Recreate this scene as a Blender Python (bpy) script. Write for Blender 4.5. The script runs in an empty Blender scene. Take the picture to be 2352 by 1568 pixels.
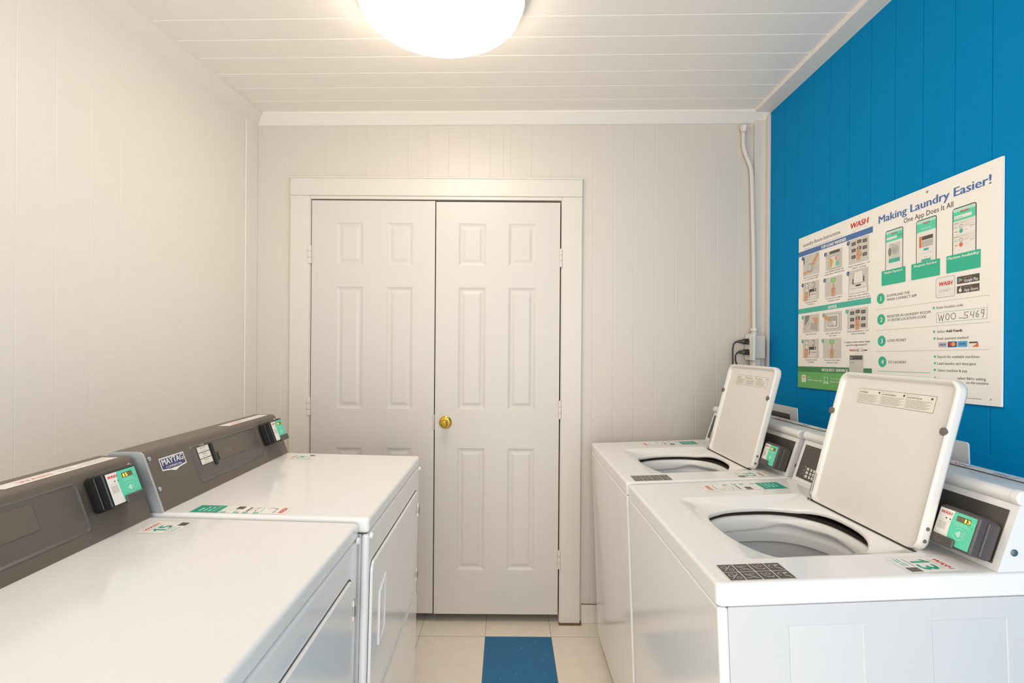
import bpy, bmesh, math, random
from mathutils import Vector, Matrix
random.seed(7)
C = bpy.context.scene.collection
PI = math.pi

# ---------------------------------------------------------------- camera
FPX = 1167.0
cam_d = bpy.data.cameras.new('camera')
cam_d.sensor_fit = 'HORIZONTAL'; cam_d.sensor_width = 36.0
cam_d.lens = FPX / 2352 * 36.0
cam_d.shift_x = 12 / 2352.0
cam_d.shift_y = 14 / 2352.0
cam_d.clip_start = 0.02
cam = bpy.data.objects.new('camera', cam_d); C.objects.link(cam)
cam.location = (0, 0, 1.35)
cam.rotation_euler = (PI / 2, -math.radians(0.4), 0)
bpy.context.scene.camera = cam

# ---------------------------------------------------------------- world, daylight, exposure
sc = bpy.context.scene
sc.view_settings.view_transform = 'Standard'
sc.view_settings.look = 'None'
sc.view_settings.gamma = 1.0
sc.view_settings.use_curve_mapping = False
sc.view_settings.exposure = 0.38
w = bpy.data.worlds.new('world'); sc.world = w; w.use_nodes = True
w.node_tree.nodes['Background'].inputs[0].default_value = (0.90, 0.95, 1.0, 1)
w.node_tree.nodes['Background'].inputs[1].default_value = 0.75
def area(name, loc, rot, sx, sy, power, col):
    l = bpy.data.lights.new(name, 'AREA'); l.shape = 'RECTANGLE'; l.size = sx; l.size_y = sy
    l.energy = power; l.color = col
    o = bpy.data.objects.new(name, l); C.objects.link(o); o.location = loc; o.rotation_euler = rot
    return o
# daylight entering by the open doorway behind the photographer
area('doorway_daylight', (-0.02, -1.60, 1.20), (PI / 2 + 0.04, 0, 0), 2.20, 2.2, 44, (1.0, 0.975, 0.935))
LAMP_STRENGTH = 10.5

# ---------------------------------------------------------------- materials
def lin(h):
    h = h.lstrip('#'); r = []
    for i in (0, 2, 4):
        c = int(h[i:i+2], 16) / 255
        r.append(c / 12.92 if c <= 0.04045 else ((c + 0.055) / 1.055) ** 2.4)
    return tuple(r) + (1.0,)
M = {}
def mat(name, col, rough=0.5, metal=0.0, spec=0.5, coat=0.0, emit=0.0, bump=0.0, bscale=60.0, var=0.0, vscale=5.0, stretch=None):
    if name in M: return M[name]
    m = bpy.data.materials.new(name); m.use_nodes = True
    n = m.node_tree.nodes; l = m.node_tree.links
    b = n['Principled BSDF']
    c = lin(col) if isinstance(col, str) else tuple(col) + (1.0,)
    b.inputs['Base Color'].default_value = c
    b.inputs['Roughness'].default_value = rough
    b.inputs['Metallic'].default_value = metal
    b.inputs['Specular IOR Level'].default_value = spec
    b.inputs['Coat Weight'].default_value = coat
    b.inputs['Coat Roughness'].default_value = 0.08
    if emit:
        b.inputs['Emission Color'].default_value = c; b.inputs['Emission Strength'].default_value = emit
    if var or bump:
        tc = n.new('ShaderNodeTexCoord'); mp = n.new('ShaderNodeMapping')
        l.new(tc.outputs['Object'], mp.inputs['Vector'])
        if stretch: mp.inputs['Scale'].default_value = stretch
    if var:
        ns = n.new('ShaderNodeTexNoise'); ns.inputs['Scale'].default_value = vscale; ns.inputs['Detail'].default_value = 5
        l.new(mp.outputs[0], ns.inputs['Vector'])
        mx = n.new('ShaderNodeMix'); mx.data_type = 'RGBA'
        mx.inputs['A'].default_value = tuple(x * (1 - var) for x in c[:3]) + (1,)
        mx.inputs['B'].default_value = tuple(min(1, x * (1 + var)) for x in c[:3]) + (1,)
        l.new(ns.outputs['Fac'], mx.inputs['Factor']); l.new(mx.outputs['Result'], b.inputs['Base Color'])
    if bump:
        nb = n.new('ShaderNodeTexNoise'); nb.inputs['Scale'].default_value = bscale; nb.inputs['Detail'].default_value = 4
        l.new(mp.outputs[0], nb.inputs['Vector'])
        bp = n.new('ShaderNodeBump'); bp.inputs['Strength'].default_value = bump; bp.inputs['Distance'].default_value = 0.002
        l.new(nb.outputs['Fac'], bp.inputs['Height']); l.new(bp.outputs[0], b.inputs['Normal'])
    M[name] = m
    return m
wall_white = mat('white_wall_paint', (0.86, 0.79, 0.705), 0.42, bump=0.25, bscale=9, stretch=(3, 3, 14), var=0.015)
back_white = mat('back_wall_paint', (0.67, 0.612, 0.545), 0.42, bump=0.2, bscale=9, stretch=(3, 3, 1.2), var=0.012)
ceil_white = mat('ceiling_paint', (0.95, 0.89, 0.82), 0.45, bump=0.2, bscale=10, stretch=(1.5, 8, 1), var=0.012)
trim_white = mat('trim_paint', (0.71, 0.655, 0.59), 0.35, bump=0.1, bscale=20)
crown_white = mat('crown_paint', (0.86, 0.80, 0.725), 0.4, bump=0.1, bscale=20)
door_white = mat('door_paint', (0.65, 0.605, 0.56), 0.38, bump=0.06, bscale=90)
blue_wall = mat('blue_wall_paint', (0.0, 0.235, 0.52), 0.55, spec=0.05, bump=0.3, bscale=9, stretch=(3, 3, 12), var=0.05)
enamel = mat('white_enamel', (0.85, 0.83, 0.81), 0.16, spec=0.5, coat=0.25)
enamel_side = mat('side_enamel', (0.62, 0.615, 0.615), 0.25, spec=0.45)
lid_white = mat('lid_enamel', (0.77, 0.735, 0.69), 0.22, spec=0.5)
plastic_white = mat('white_plastic', (0.80, 0.79, 0.775), 0.3)
gap_dark = mat('seam_shade_tone', '#5a5550', 0.8)  # dark tone for the shade inside seams and gaps
console_dark = mat('taupe_console_metal', '#6a5f55', 0.42, metal=0.0, spec=0.5, bump=0.12, bscale=900)
console_panel = mat('taupe_panel', '#645d56', 0.36, spec=0.5, bump=0.08, bscale=900)
console_side = mat('pale_metal_side', '#b4b8b9', 0.35)
panel_black = mat('dark_panel', '#4c4743', 0.25, var=0.35, vscale=14)
black_plastic = mat('black_plastic', '#191818', 0.35)
grey_plastic = mat('dark_grey_plastic', '#4f4a48', 0.4)
chrome = mat('chrome', '#d5d2cc', 0.15, metal=1.0)
steel = mat('dull_steel', '#a7a39c', 0.35, metal=0.9)
brass = mat('brass', '#d9b24a', 0.18, metal=1.0)
drum_grey = mat('drum_grey', '#d4d4d6', 0.45)
ring_grey = mat('ring_grey', '#dcdcdc', 0.35)
ring_white = mat('ring_white', '#efeeeb', 0.3)
dark_gap = mat('dark_gap', '#33291f', 0.7)
rubber = mat('grey_rubber', '#6d665c', 0.6)
glass_white = mat('lamp_diffuser_glass', '#fff1de', 0.3, emit=LAMP_STRENGTH)
lamp_rim = mat('lamp_rim', '#e6d8c6', 0.4)
dirt = mat('dark_dirt', '#6b5238', 0.9)
P = {  # printed inks
 'white': '#f0ece4', 'cream': '#e9e2d6', 'black': '#2c2926', 'grey': '#8d8780', 'lgrey': '#d4cfc6', 'mgrey': '#b5b0a8', 'red': '#d23a2f',
 'blue': '#4a72ae', 'dblue': '#33539a', 'teal': '#47b8a4', 'green': '#2cba95', 'mint': '#5fd6b0', 'dgreen': '#3f8a4b', 'lgreen': '#6fba66',
 'skin': '#d9a27c', 'orange': '#e8713a', 'amber': '#f0a840', 'navy': '#3b3f72', 'sky': '#5aa9d6', 'yellow': '#ffe83a', 'lcd': '#6d5b3f',
 'film': '#eeeae4', 'faint': '#bfe9d8', 'pink': '#e4a196', 'ink': '#4b4642', 'emerald': '#129a80', 'brown': '#6c6158', 'dbrown': '#57504a', 'seg': '#8a795c', 'leaf': '#86c95a'}
def ink(k):
    if k == 'yellow': return mat('ink_lit_yellow', P[k], 0.4, emit=0.9)
    return mat('ink_' + k, P[k], 0.4)

# ---------------------------------------------------------------- geometry collector
class G:
    def __init__(s, O=(0, 0, 0), X=(1, 0, 0), Y=(0, 1, 0), Z=(0, 0, 1)):
        s.v = []; s.f = []; s.mi = []; s.mats = []
        s.O, s.X, s.Y, s.Z = Vector(O), Vector(X), Vector(Y), Vector(Z)
        s.fn = None
    def p(s, q):
        if s.fn: q = s.fn(q)
        return s.O + s.X * q[0] + s.Y * q[1] + s.Z * q[2]
    def m(s, m):
        if m not in s.mats: s.mats.append(m)
        return s.mats.index(m)
    def add(s, vs, fs, m):
        b = len(s.v); s.v += [s.p(q) for q in vs]; k = s.m(m)
        for f in fs: s.f.append([b + i for i in f]); s.mi.append(k)
    def loft(s, loops, m, cap0=True, cap1=True, closed=True):
        n = len(loops[0]); vs = [q for L in loops for q in L]; fs = []
        for i in range(len(loops) - 1):
            for j in range(n if closed else n - 1):
                k = (j + 1) % n
                fs.append([i*n + j, i*n + k, (i+1)*n + k, (i+1)*n + j])
        if cap0: fs.append(list(range(n))[::-1])
        if cap1: fs.append([(len(loops)-1)*n + j for j in range(n)])
        s.add(vs, fs, m)
    def rbox(s, x0, x1, y0, y1, z0, z1, m, r=0.003, k=3):
        r = min(r, (x1-x0)/2.01, (y1-y0)/2.01, (z1-z0)/2.01)
        L = []
        for i in range(k + 1):
            a = i / k * PI / 2
            L.append(([r*(1-math.sin(a))], z0 + r*(1-math.cos(a))))
        L2 = [(a, z) for a, z in L] + [(a, z1 - (z - z0)) for a, z in L[::-1]]
        loops = []
        for a, z in L2:
            i = a[0]
            loops.append([(px, py, z) for px, py in rr(x0+i, x1-i, y0+i, y1-i, max(r-i, 0.00005), k)])
        s.loft(loops, m)
    def extr(s, prof, y0, y1, m):   # profile in (x,z) extruded along y
        s.loft([[(x, y0, z) for x, z in prof], [(x, y1, z) for x, z in prof]], m)
    def tube(s, pts, r, m, n=12, caps=True):
        pts = [Vector(q) for q in pts]; loops = []; up = None
        for i, q in enumerate(pts):
            d = (pts[min(i+1, len(pts)-1)] - pts[max(i-1, 0)]).normalized()
            if up is None:
                up = d.orthogonal().normalized()
            up = (up - d * up.dot(d)).normalized()
            sd = d.cross(up)
            rad = r[i] if isinstance(r, (list, tuple)) else r
            loops.append([tuple(q + up*math.cos(2*PI*j/n)*rad + sd*math.sin(2*PI*j/n)*rad) for j in range(n)])
        s.loft(loops, m, caps, caps)
    def lathe(s, prof, c, axis, m, n=24):  # prof: (radius, height) along axis vector from c
        c = Vector(c); a = Vector(axis).normalized(); u = a.orthogonal().normalized(); w_ = a.cross(u)
        s.loft([[tuple(c + a*h + u*math.cos(2*PI*j/n)*r + w_*math.sin(2*PI*j/n)*r) for j in range(n)] for r, h in prof], m)
    def build(s, name, parent=None, ang=35, wn=True, label=None):
        me = bpy.data.meshes.new(name)
        me.from_pydata([tuple(q) for q in s.v], [], s.f)
        for mt in s.mats: me.materials.append(mt)
        me.polygons.foreach_set('material_index', s.mi)
        me.polygons.foreach_set('use_smooth', [True] * len(s.f))
        bm = bmesh.new(); bm.from_mesh(me)
        bmesh.ops.recalc_face_normals(bm, faces=bm.faces) if s.fix else None
        bm.to_mesh(me); bm.free()
        me.set_sharp_from_angle(angle=math.radians(ang))
        me.update()
        o = bpy.data.objects.new(name, me); C.objects.link(o)
        if parent: o.parent = parent
        if wn and s.fix:
            md = o.modifiers.new('wn', 'WEIGHTED_NORMAL'); md.keep_sharp = True; md.weight = 80
        if label: o['label'] = label
        return o
    fix = True
def rr(x0, x1, y0, y1, r, k=6):
    out = []
    for cx, cy, a0 in ((x1-r, y1-r, 0), (x0+r, y1-r, PI/2), (x0+r, y0+r, PI), (x1-r, y0+r, 1.5*PI)):
        for i in range(k + 1):
            a = a0 + i / k * PI / 2
            out.append((cx + r*math.cos(a), cy + r*math.sin(a)))
    return out
def ell(cx, cy, rx, ry, k=6, n=2.5):
    pw = lambda c: math.copysign(abs(c) ** (2 / n), c)
    out = []
    for q in range(4):
        for i in range(k + 1):
            a = q*PI/2 + (i + 0.5) / (k + 1) * PI / 2
            out.append((cx + rx*pw(math.cos(a)), cy + ry*pw(math.sin(a))))
    return out
def tag(o, label=None, cat=None, group=None, kind=None):
    if label: o['label'] = label
    if cat: o['category'] = cat
    if group: o['group'] = group
    if kind: o['kind'] = kind
    return o
def struct(o): o['kind'] = 'structure'; return o
def empty(name, loc, rot=(0, 0, 0)):
    o = bpy.data.objects.new(name, None); C.objects.link(o); o.empty_display_size = 0.05
    o.location = loc; o.rotation_euler = rot; return o

# ---------------------------------------------------------------- printed sheets
_tc = {}
def glyphs(txt, bold):
    key = (txt, bold)
    if key not in _tc:
        cu = bpy.data.curves.new('t', 'FONT'); cu.body = txt; cu.size = 1.0; cu.resolution_u = 2
        cu.offset = bold; cu.fill_mode = 'FRONT'
        o = bpy.data.objects.new('t', cu); C.objects.link(o)
        bpy.context.view_layer.update()
        me = o.to_mesh()
        vs = [(v.co.x, v.co.y) for v in me.vertices]; fs = [list(p.vertices) for p in me.polygons]
        o.to_mesh_clear(); bpy.data.objects.remove(o); bpy.data.curves.remove(cu)
        _tc[key] = (vs, fs)
    return _tc[key]
class Sheet(G):
    fix = False
    def __init__(s, O, U, V, unit=1.0, eps=0.0003, step=0.00012):
        U = Vector(U).normalized(); V = Vector(V).normalized(); N = U.cross(V)
        G.__init__(s, Vector(O) + N*eps, U*unit, V*unit, N)
        s.step = step; s.sgn = 1; s.z = 0
    def poly(s, pts, c, L=0):
        m = ink(c) if isinstance(c, str) else c
        pts = [(x, s.sgn*y) for x, y in pts]
        ar = sum(pts[i][0]*pts[(i+1) % len(pts)][1] - pts[(i+1) % len(pts)][0]*pts[i][1] for i in range(len(pts)))
        if ar < 0: pts = pts[::-1]
        s.add([(x, y, L*s.step) for x, y in pts], [list(range(len(pts)))], m)
    def rect(s, x0, y0, x1, y1, c, L=0, r=0.0):
        if x1 < x0: x0, x1 = x1, x0
        if y1 < y0: y0, y1 = y1, y0
        s.poly(rr(x0, x1, y0, y1, r, 4) if r else [(x0, y0), (x1, y0), (x1, y1), (x0, y1)], c, L)
    def frame(s, x0, y0, x1, y1, t, c, L=0):
        s.rect(x0, y0, x1, y0+t, c, L); s.rect(x0, y1-t, x1, y1, c, L)
        s.rect(x0, y0+t, x0+t, y1-t, c, L); s.rect(x1-t, y0+t, x1, y1-t, c, L)
    def disc(s, x, y, rx, c, L=0, ry=None, n=20):
        ry = ry or rx
        s.poly([(x + rx*math.cos(2*PI*i/n), y + ry*math.sin(2*PI*i/n)) for i in range(n)], c, L)
    def ring(s, x, y, r, t, c, L=0, a0=0, a1=360, n=20, ry=None):
        ry = ry or r
        pts = [(x + r*math.cos(math.radians(a0+(a1-a0)*i/n)), y + ry*math.sin(math.radians(a0+(a1-a0)*i/n))) for i in range(n+1)]
        s.line(pts, t, c, L)
    def line(s, pts, t, c, L=0):
        for (ax, ay), (bx, by) in zip(pts, pts[1:]):
            d = math.hypot(bx-ax, by-ay) or 1e-9; nx, ny = -(by-ay)/d*t/2, (bx-ax)/d*t/2
            ex, ey = (bx-ax)/d*t*0.25, (by-ay)/d*t*0.25
            s.poly([(ax+nx-ex, ay+ny-ey), (bx+nx+ex, by+ny+ey), (bx-nx+ex, by-ny+ey), (ax-nx-ex, ay-ny-ey)], c, L)
    def text(s, x, y, txt, h, c, L=1, w=None, bold=0.0, shear=0.0, al='l', rot=0.0):
        thick = bold * 4.0; bold = 0.0
        vs, fs = glyphs(txt, bold)
        if not vs: return
        k = h / 0.73; x0 = min(v[0] for v in vs); x1 = max(v[0] for v in vs)
        kx = k if w is None else w / (x1 - x0)
        W = (x1 - x0) * kx
        ox = {'l': 0, 'c': -W/2, 'r': -W}[al]
        ca, sa = math.cos(rot), math.sin(rot); out = []
        for a, b in vs:
            px = (a - x0)*kx + ox + b*k*shear; py = b*k
            px, py = px*ca - py*sa, px*sa + py*ca
            out.append((x + px, s.sgn*y + py, L*s.step))
        s.add(out, fs, ink(c))
        if thick:      # heavier letters: a second strike beside the first
            d = h * thick
            s.add([(a + d*ca, b_ + d*sa, z_ + s.step*0.5) for a, b_, z_ in out], fs, ink(c))
            s.add([(a + d*0.5*ca, b_ + d*0.5*sa, z_ + s.step*0.25) for a, b_, z_ in out], fs, ink(c))
    def words(s, x, y, w, h, c, L=1, seed=0):   # printed line too small to read
        rnd = random.Random(seed*31 + int(x*7) + int(y*13)); px = x
        while px < x + w - h:
            ww = min(h * rnd.uniform(1.2, 3.6), x + w - px)
            s.rect(px, y - h*0.5, px + ww, y, c, L); px += ww + h*0.55
    def build(s, name, parent=None, label=None):
        return G.build(s, name, parent, wn=False, label=label)

# ================================================================= ROOM
BY = 2.504           # back wall
RX = 1.273           # right wall
CZ = 2.482           # ceiling at the back
FY = -1.45           # wall behind the camera
def LX(y): return -1.238 - 0.082 * (BY - y)      # left wall is slightly out of square
def ceil_z(x, y): return CZ + (x + 1.24) / 2.5 * (0.030 + 0.022 * (BY - y))   # ceiling is slightly out of level

def groove_profile(a, b, grooves, gw=0.005, gd=0.0035, thick=0.03):
    pts = [(a, 0)]
    for g in sorted(grooves):
        if a + gw < g < b - gw: pts += [(g - gw/2, 0), (g, gd), (g + gw/2, 0)]
    pts += [(b, 0), (b, thick), (a, thick)]
    return pts
def wall_strip(g, a, b, grooves, z0, z1, fn, m, **kw):
    pr = groove_profile(a, b, grooves, **kw)
    top = z1 if callable(z1) else (lambda s: z1)
    g.loft([[fn(s_, d, z0) for s_, d in pr], [fn(s_, d, top(s_)) for s_, d in pr]], m)

# back wall with the double-door opening
OX0, OX1, OZ = -0.968, 0.268, 2.078
bg = [0.0137 + 0.1018 * i for i in range(-13, 13)] + [-0.0215]
g = G()
bf = lambda s_, d, z: (s_, BY + d, z)
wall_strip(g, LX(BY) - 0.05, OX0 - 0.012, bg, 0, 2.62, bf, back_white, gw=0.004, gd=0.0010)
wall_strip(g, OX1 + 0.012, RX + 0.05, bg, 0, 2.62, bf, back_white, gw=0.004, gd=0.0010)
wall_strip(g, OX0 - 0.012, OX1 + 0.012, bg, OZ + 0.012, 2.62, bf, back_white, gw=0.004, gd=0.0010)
struct(g.build('wall_back', ang=20))
# left wall
g = G(); lg = [2.38 - 0.1118*i for i in range(0, 34)]
wall_strip(g, FY, BY + 0.03, lg, 0, 2.66, lambda s_, d, z: (LX(s_) - d, s_, z), wall_white, gw=0.006, gd=0.0009)
struct(g.build('wall_left', ang=20))
# right wall, painted blue
g = G(); rg = [2.344 - 0.1118*i for i in range(0, 34)]
wall_strip(g, FY, BY + 0.03, rg, 0, 2.85, lambda s_, d, z: (RX + d, s_, z), blue_wall, gw=0.0045, gd=0.0042)
g.rbox(RX - 0.004, RX + 0.01, 0.4, 2.46, 0.2, 1.078, blue_wall, 0.002)
struct(g.build('wall_right', ang=20))
# wall behind the camera, with the open doorway the daylight enters by
g = G()
g.rbox(-1.6, -1.15, FY - 0.08, FY, 0, 2.85, wall_white, 0.004)
g.rbox(1.12, 1.4, FY - 0.08, FY, 0, 2.85, wall_white, 0.004)
g.rbox(-1.15, 1.12, FY - 0.08, FY, 2.36, 2.85, wall_white, 0.004)
struct(g.build('wall_front'))
# ceiling boards
g = G(); cg = [BY - 0.150 - 0.1165*i for i in range(0, 34)]
pr = groove_profile(FY - 0.1, BY + 0.02, cg, gw=0.009, gd=0.0025, thick=0.04)
g.loft([[(x, y, ceil_z(x, y) + d) for y, d in pr] for x in (-1.60, -0.6, 0.4, 1.34)], ceil_white)
struct(g.build('ceiling', ang=20))
# unseen closet box behind the double door, added to stop light leaking in
g = G()
g.rbox(-1.3, 0.6, BY + 0.62, BY + 0.66, 0, 2.3, wall_white, 0.002)
g.rbox(-1.3, -1.26, BY + 0.032, BY + 0.62, 0, 2.3, wall_white, 0.002)
g.rbox(0.56, 0.6, BY + 0.032, BY + 0.62, 0, 2.3, wall_white, 0.002)
g.rbox(-1.26, 0.56, BY + 0.032, BY + 0.62, 2.26, 2.3, wall_white, 0.002)
struct(g.build('wall_leak_block'))

# floor with vinyl tiles
def floor_material():
    m = bpy.data.materials.new('vinyl_tile_floor'); m.use_nodes = True
    n = m.node_tree.nodes; l = m.node_tree.links; b = n['Principled BSDF']
    tc = n.new('ShaderNodeTexCoord'); sp = n.new('ShaderNodeSeparateXYZ'); l.new(tc.outputs['Object'], sp.inputs[0])
    def math_(op, a, bb=None, c=None):
        q = n.new('ShaderNodeMath'); q.operation = op
        for i, v in enumerate((a, bb, c)):
            if v is None: continue
            if isinstance(v, (int, float)): q.inputs[i].default_value = v
            else: l.new(v, q.inputs[i])
        return q.outputs[0]
    T = 0.3085; T2 = 0.335
    ux = math_('DIVIDE', math_('ADD', sp.outputs[0], 0.0915), T)
    uy = math_('DIVIDE', math_('SUBTRACT', sp.outputs[1], 2.374), T2)
    fx = math_('FRACT', ux); fy = math_('FRACT', uy)
    ex = math_('MINIMUM', fx, math_('SUBTRACT', 1.0, fx)); ey = math_('MINIMUM', fy, math_('SUBTRACT', 1.0, fy))
    e = math_('MINIMUM', ex, ey); seam = math_('LESS_THAN', e, 0.0035)
    ix = math_('FLOOR', ux); iy = math_('FLOOR', uy)
    isx = math_('COMPARE', ix, 0.0, 0.1); isy = math_('COMPARE', iy, -1.0, 0.1)
    blue = math_('MULTIPLY', isx, isy)
    n1 = n.new('ShaderNodeTexNoise'); n1.inputs['Scale'].default_value = 22; n1.inputs['Detail'].default_value = 8; l.new(tc.outputs['Object'], n1.inputs['Vector'])
    n2 = n.new('ShaderNodeTexVoronoi'); n2.inputs['Scale'].default_value = 85
    mp = n.new('ShaderNodeMapping'); mp.inputs['Scale'].default_value = (1, 0.35, 1); mp.inputs['Rotation'].default_value = (0, 0, 0.5)
    n3 = n.new('ShaderNodeTexNoise'); n3.inputs['Scale'].default_value = 12
    l.new(tc.outputs['Object'], mp.inputs[0]); l.new(mp.outputs[0], n2.inputs['Vector']); l.new(tc.outputs['Object'], n3.inputs['Vector'])
    def mix(f, a, bb):
        q = n.new('ShaderNodeMix'); q.data_type = 'RGBA'
        for k, v in (('Factor', f), ('A', a), ('B', bb)):
            if isinstance(v, (int, float)): q.inputs[k].default_value = v
            elif isinstance(v, tuple): q.inputs[k].default_value = v
            else: l.new(v, q.inputs[k])
        return q.outputs['Result']
    beige = mix(n1.outputs['Fac'], (0.80, 0.72, 0.60, 1), (0.90, 0.83, 0.72, 1))
    spk = math_('MULTIPLY', math_('LESS_THAN', n2.outputs['Distance'], 0.16), math_('GREATER_THAN', n3.outputs['Fac'], 0.60))
    spot = math_('LESS_THAN', n2.outputs['Distance'], 0.035)
    beige = mix(math_('MULTIPLY', spot, 0.35), beige, (0.35, 0.28, 0.2, 1))
    bl = mix(spk, mix(n1.outputs['Fac'], (0.008, 0.13, 0.30, 1), (0.014, 0.165, 0.36, 1)), (0.20, 0.38, 0.50, 1))
    col = mix(blue, beige, bl)
    col = mix(math_('MULTIPLY', seam, 0.75), col, (0.16, 0.12, 0.08, 1))
    l.new(col, b.inputs['Base Color'])
    b.inputs['Roughness'].default_value = 0.38; b.inputs['Specular IOR Level'].default_value = 0.3
    return m
g = G(); g.rbox(-1.6, 1.4, FY - 0.4, BY + 0.7, -0.05, 0, floor_material(), 0.001)
struct(g.build('floor', wn=False))

# crown trim: profile (distance from wall, drop below ceiling)
def crown(name, fn, a, b, m=crown_white, pr=None):
    pr = pr or [(0, 0.0), (0.044, 0.0), (0.045, -0.012), (0.040, -0.016), (0.008, -0.052), (0, -0.054)]
    g = G(); N = 8
    g.loft([[fn(a + (b-a)*i/N, d, h) for d, h in pr] for i in range(N + 1)], m)
    return struct(g.build(name, ang=25))
crown('trim_1', lambda s_, d, h: (s_, BY - d, ceil_z(s_, BY - d) + h + 0.001), LX(BY), RX)
crown('trim_2', lambda s_, d, h: (LX(s_) + d, s_, ceil_z(LX(s_) + d, s_) + h + 0.001), FY, BY - 0.0,
      pr=[(0, 0.0), (0.052, 0.0), (0.053, -0.010), (0.046, -0.014), (0.008, -0.052), (0, -0.056)])
crown('trim_3', lambda s_, d, h: (RX - d, s_, ceil_z(RX - d, s_) + h + 0.001), FY, BY - 0.0,
      pr=[(0, 0.0), (0.080, 0.0), (0.081, -0.009), (0.076, -0.013), (0.004, -0.015), (0, -0.016)])
# corner boards
g = G(); g.rbox(RX - 0.066, RX - 0.001, BY - 0.018, BY - 0.0002, 0, 2.470, trim_white, 0.002)
g.rbox(RX - 0.014, RX - 0.0002, BY - 0.045, BY - 0.018, 0, 2.488, trim_white, 0.002)
struct(g.build('trim_4'))
g = G(); g.fn = lambda q: (q[0] + LX(q[1]), q[1], q[2])
g.rbox(0.0002, 0.006, BY - 0.098, BY - 0.0002, 0, 2.442, crown_white, 0.003)
struct(g.build('trim_5'))
# baseboard right of the doors
g = G(); g.rbox(0.374, RX - 0.067, BY - 0.014, BY - 0.0002, 0.0, 0.094, trim_white, 0.003)
g.rbox(0.374, RX - 0.067, BY - 0.015, BY - 0.012, 0.0938, 0.0965, dirt, 0.0003)
struct(g.build('baseboard_back'))
g = G(); g.rbox(-1.22, -1.066, BY - 0.014, BY - 0.0002, 0.0, 0.094, trim_white, 0.003)
struct(g.build('baseboard_back_left'))

# door casing
g = G(); e = 0.0003
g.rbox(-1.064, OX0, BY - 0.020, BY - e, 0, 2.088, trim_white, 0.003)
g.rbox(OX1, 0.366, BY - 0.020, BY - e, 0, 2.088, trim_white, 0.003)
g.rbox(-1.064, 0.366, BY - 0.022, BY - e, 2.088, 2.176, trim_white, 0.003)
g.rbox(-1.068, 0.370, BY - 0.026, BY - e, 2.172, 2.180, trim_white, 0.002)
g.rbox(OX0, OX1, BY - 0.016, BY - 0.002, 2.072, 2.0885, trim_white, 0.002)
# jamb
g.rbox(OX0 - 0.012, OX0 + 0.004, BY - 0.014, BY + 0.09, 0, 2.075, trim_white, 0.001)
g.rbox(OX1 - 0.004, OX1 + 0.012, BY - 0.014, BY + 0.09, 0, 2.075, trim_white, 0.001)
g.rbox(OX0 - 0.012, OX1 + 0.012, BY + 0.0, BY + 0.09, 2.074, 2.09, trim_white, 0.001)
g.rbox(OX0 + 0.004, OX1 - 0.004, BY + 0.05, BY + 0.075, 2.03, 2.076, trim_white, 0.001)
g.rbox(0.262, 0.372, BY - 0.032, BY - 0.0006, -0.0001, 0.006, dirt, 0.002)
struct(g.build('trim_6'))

def panel_face(g, W, H, panels, rings, thick, m):
    """front face in local (s, t), depth = third coord going backwards; panels = list of (s0,s1,t0,t1)"""
    xs = sorted({0.0, W} | {q for p_ in panels for q in p_[:2]}); ys = sorted({0.0, H} | {q for p_ in panels for q in p_[2:]})
    for i in range(len(xs) - 1):
        for j in range(len(ys) - 1):
            cell = (xs[i], xs[i+1], ys[j], ys[j+1])
            if any(abs(cell[0]-p_[0]) < 1e-6 and abs(cell[1]-p_[1]) < 1e-6 and abs(cell[2]-p_[2]) < 1e-6 and abs(cell[3]-p_[3]) < 1e-6 for p_ in panels):
                L = []
                for ins, d in [(0, 0)] + rings:
                    L.append([(cell[0]+ins, cell[2]+ins, d), (cell[1]-ins, cell[2]+ins, d), (cell[1]-ins, cell[3]-ins, d), (cell[0]+ins, cell[3]-ins, d)])
                g.loft(L, m, cap0=False, cap1=True)
            else:
                g.add([(cell[0], cell[2], 0), (cell[1], cell[2], 0), (cell[1], cell[3], 0), (cell[0], cell[3], 0)], [[0, 1, 2, 3]], m)
    g.loft([[(0, 0, 0), (W, 0, 0), (W, H, 0), (0, H, 0)], [(0, 0, thick), (W, 0, thick), (W, H, thick), (0, H, thick)]], m, cap0=False, cap1=True)

def door_leaf(name, x0, x1, z0, z1, cols, rows, hinge_x, hinge_zs, hw):
    g = G((x0, BY - 0.012, z0), (1, 0, 0), (0, 0, 1), (0, 1, 0))
    panels = [(c0 - x0, c1 - x0, r0 - z0, r1 - z0) for c0, c1 in cols for r0, r1 in rows]
    panel_face(g, x1 - x0, z1 - z0, panels, [(0.004, 0.0022), (0.013, 0.0052), (0.019, 0.0052), (0.032, 0.0015)], 0.035, door_white)
    o = struct(g.build(name, ang=6, wn=False))
    for hz in hinge_zs:
        h = G(); h.rbox(hinge_x - hw, hinge_x + hw, BY - 0.0245, BY - 0.0125, hz - 0.045, hz + 0.045, trim_white, 0.003)
        for q in (-0.015, 0.015): h.rbox(hinge_x - hw*1.02, hinge_x + hw*1.02, BY - 0.0248, BY - 0.015, hz + q - 0.0006, hz + q + 0.0006, gap_dark, 0.0002)
        h.build('hinge', o)
    return o
rows = [(1.749, 1.957), (1.046, 1.643), (0.258, 0.855)]
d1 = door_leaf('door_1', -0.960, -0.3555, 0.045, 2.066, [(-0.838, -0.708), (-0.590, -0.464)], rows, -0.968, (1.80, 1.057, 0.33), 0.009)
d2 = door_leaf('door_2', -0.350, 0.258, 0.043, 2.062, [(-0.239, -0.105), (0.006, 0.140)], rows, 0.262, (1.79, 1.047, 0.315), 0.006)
g = G()
kc = (-0.298, BY - 0.0125, 0.982)
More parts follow.
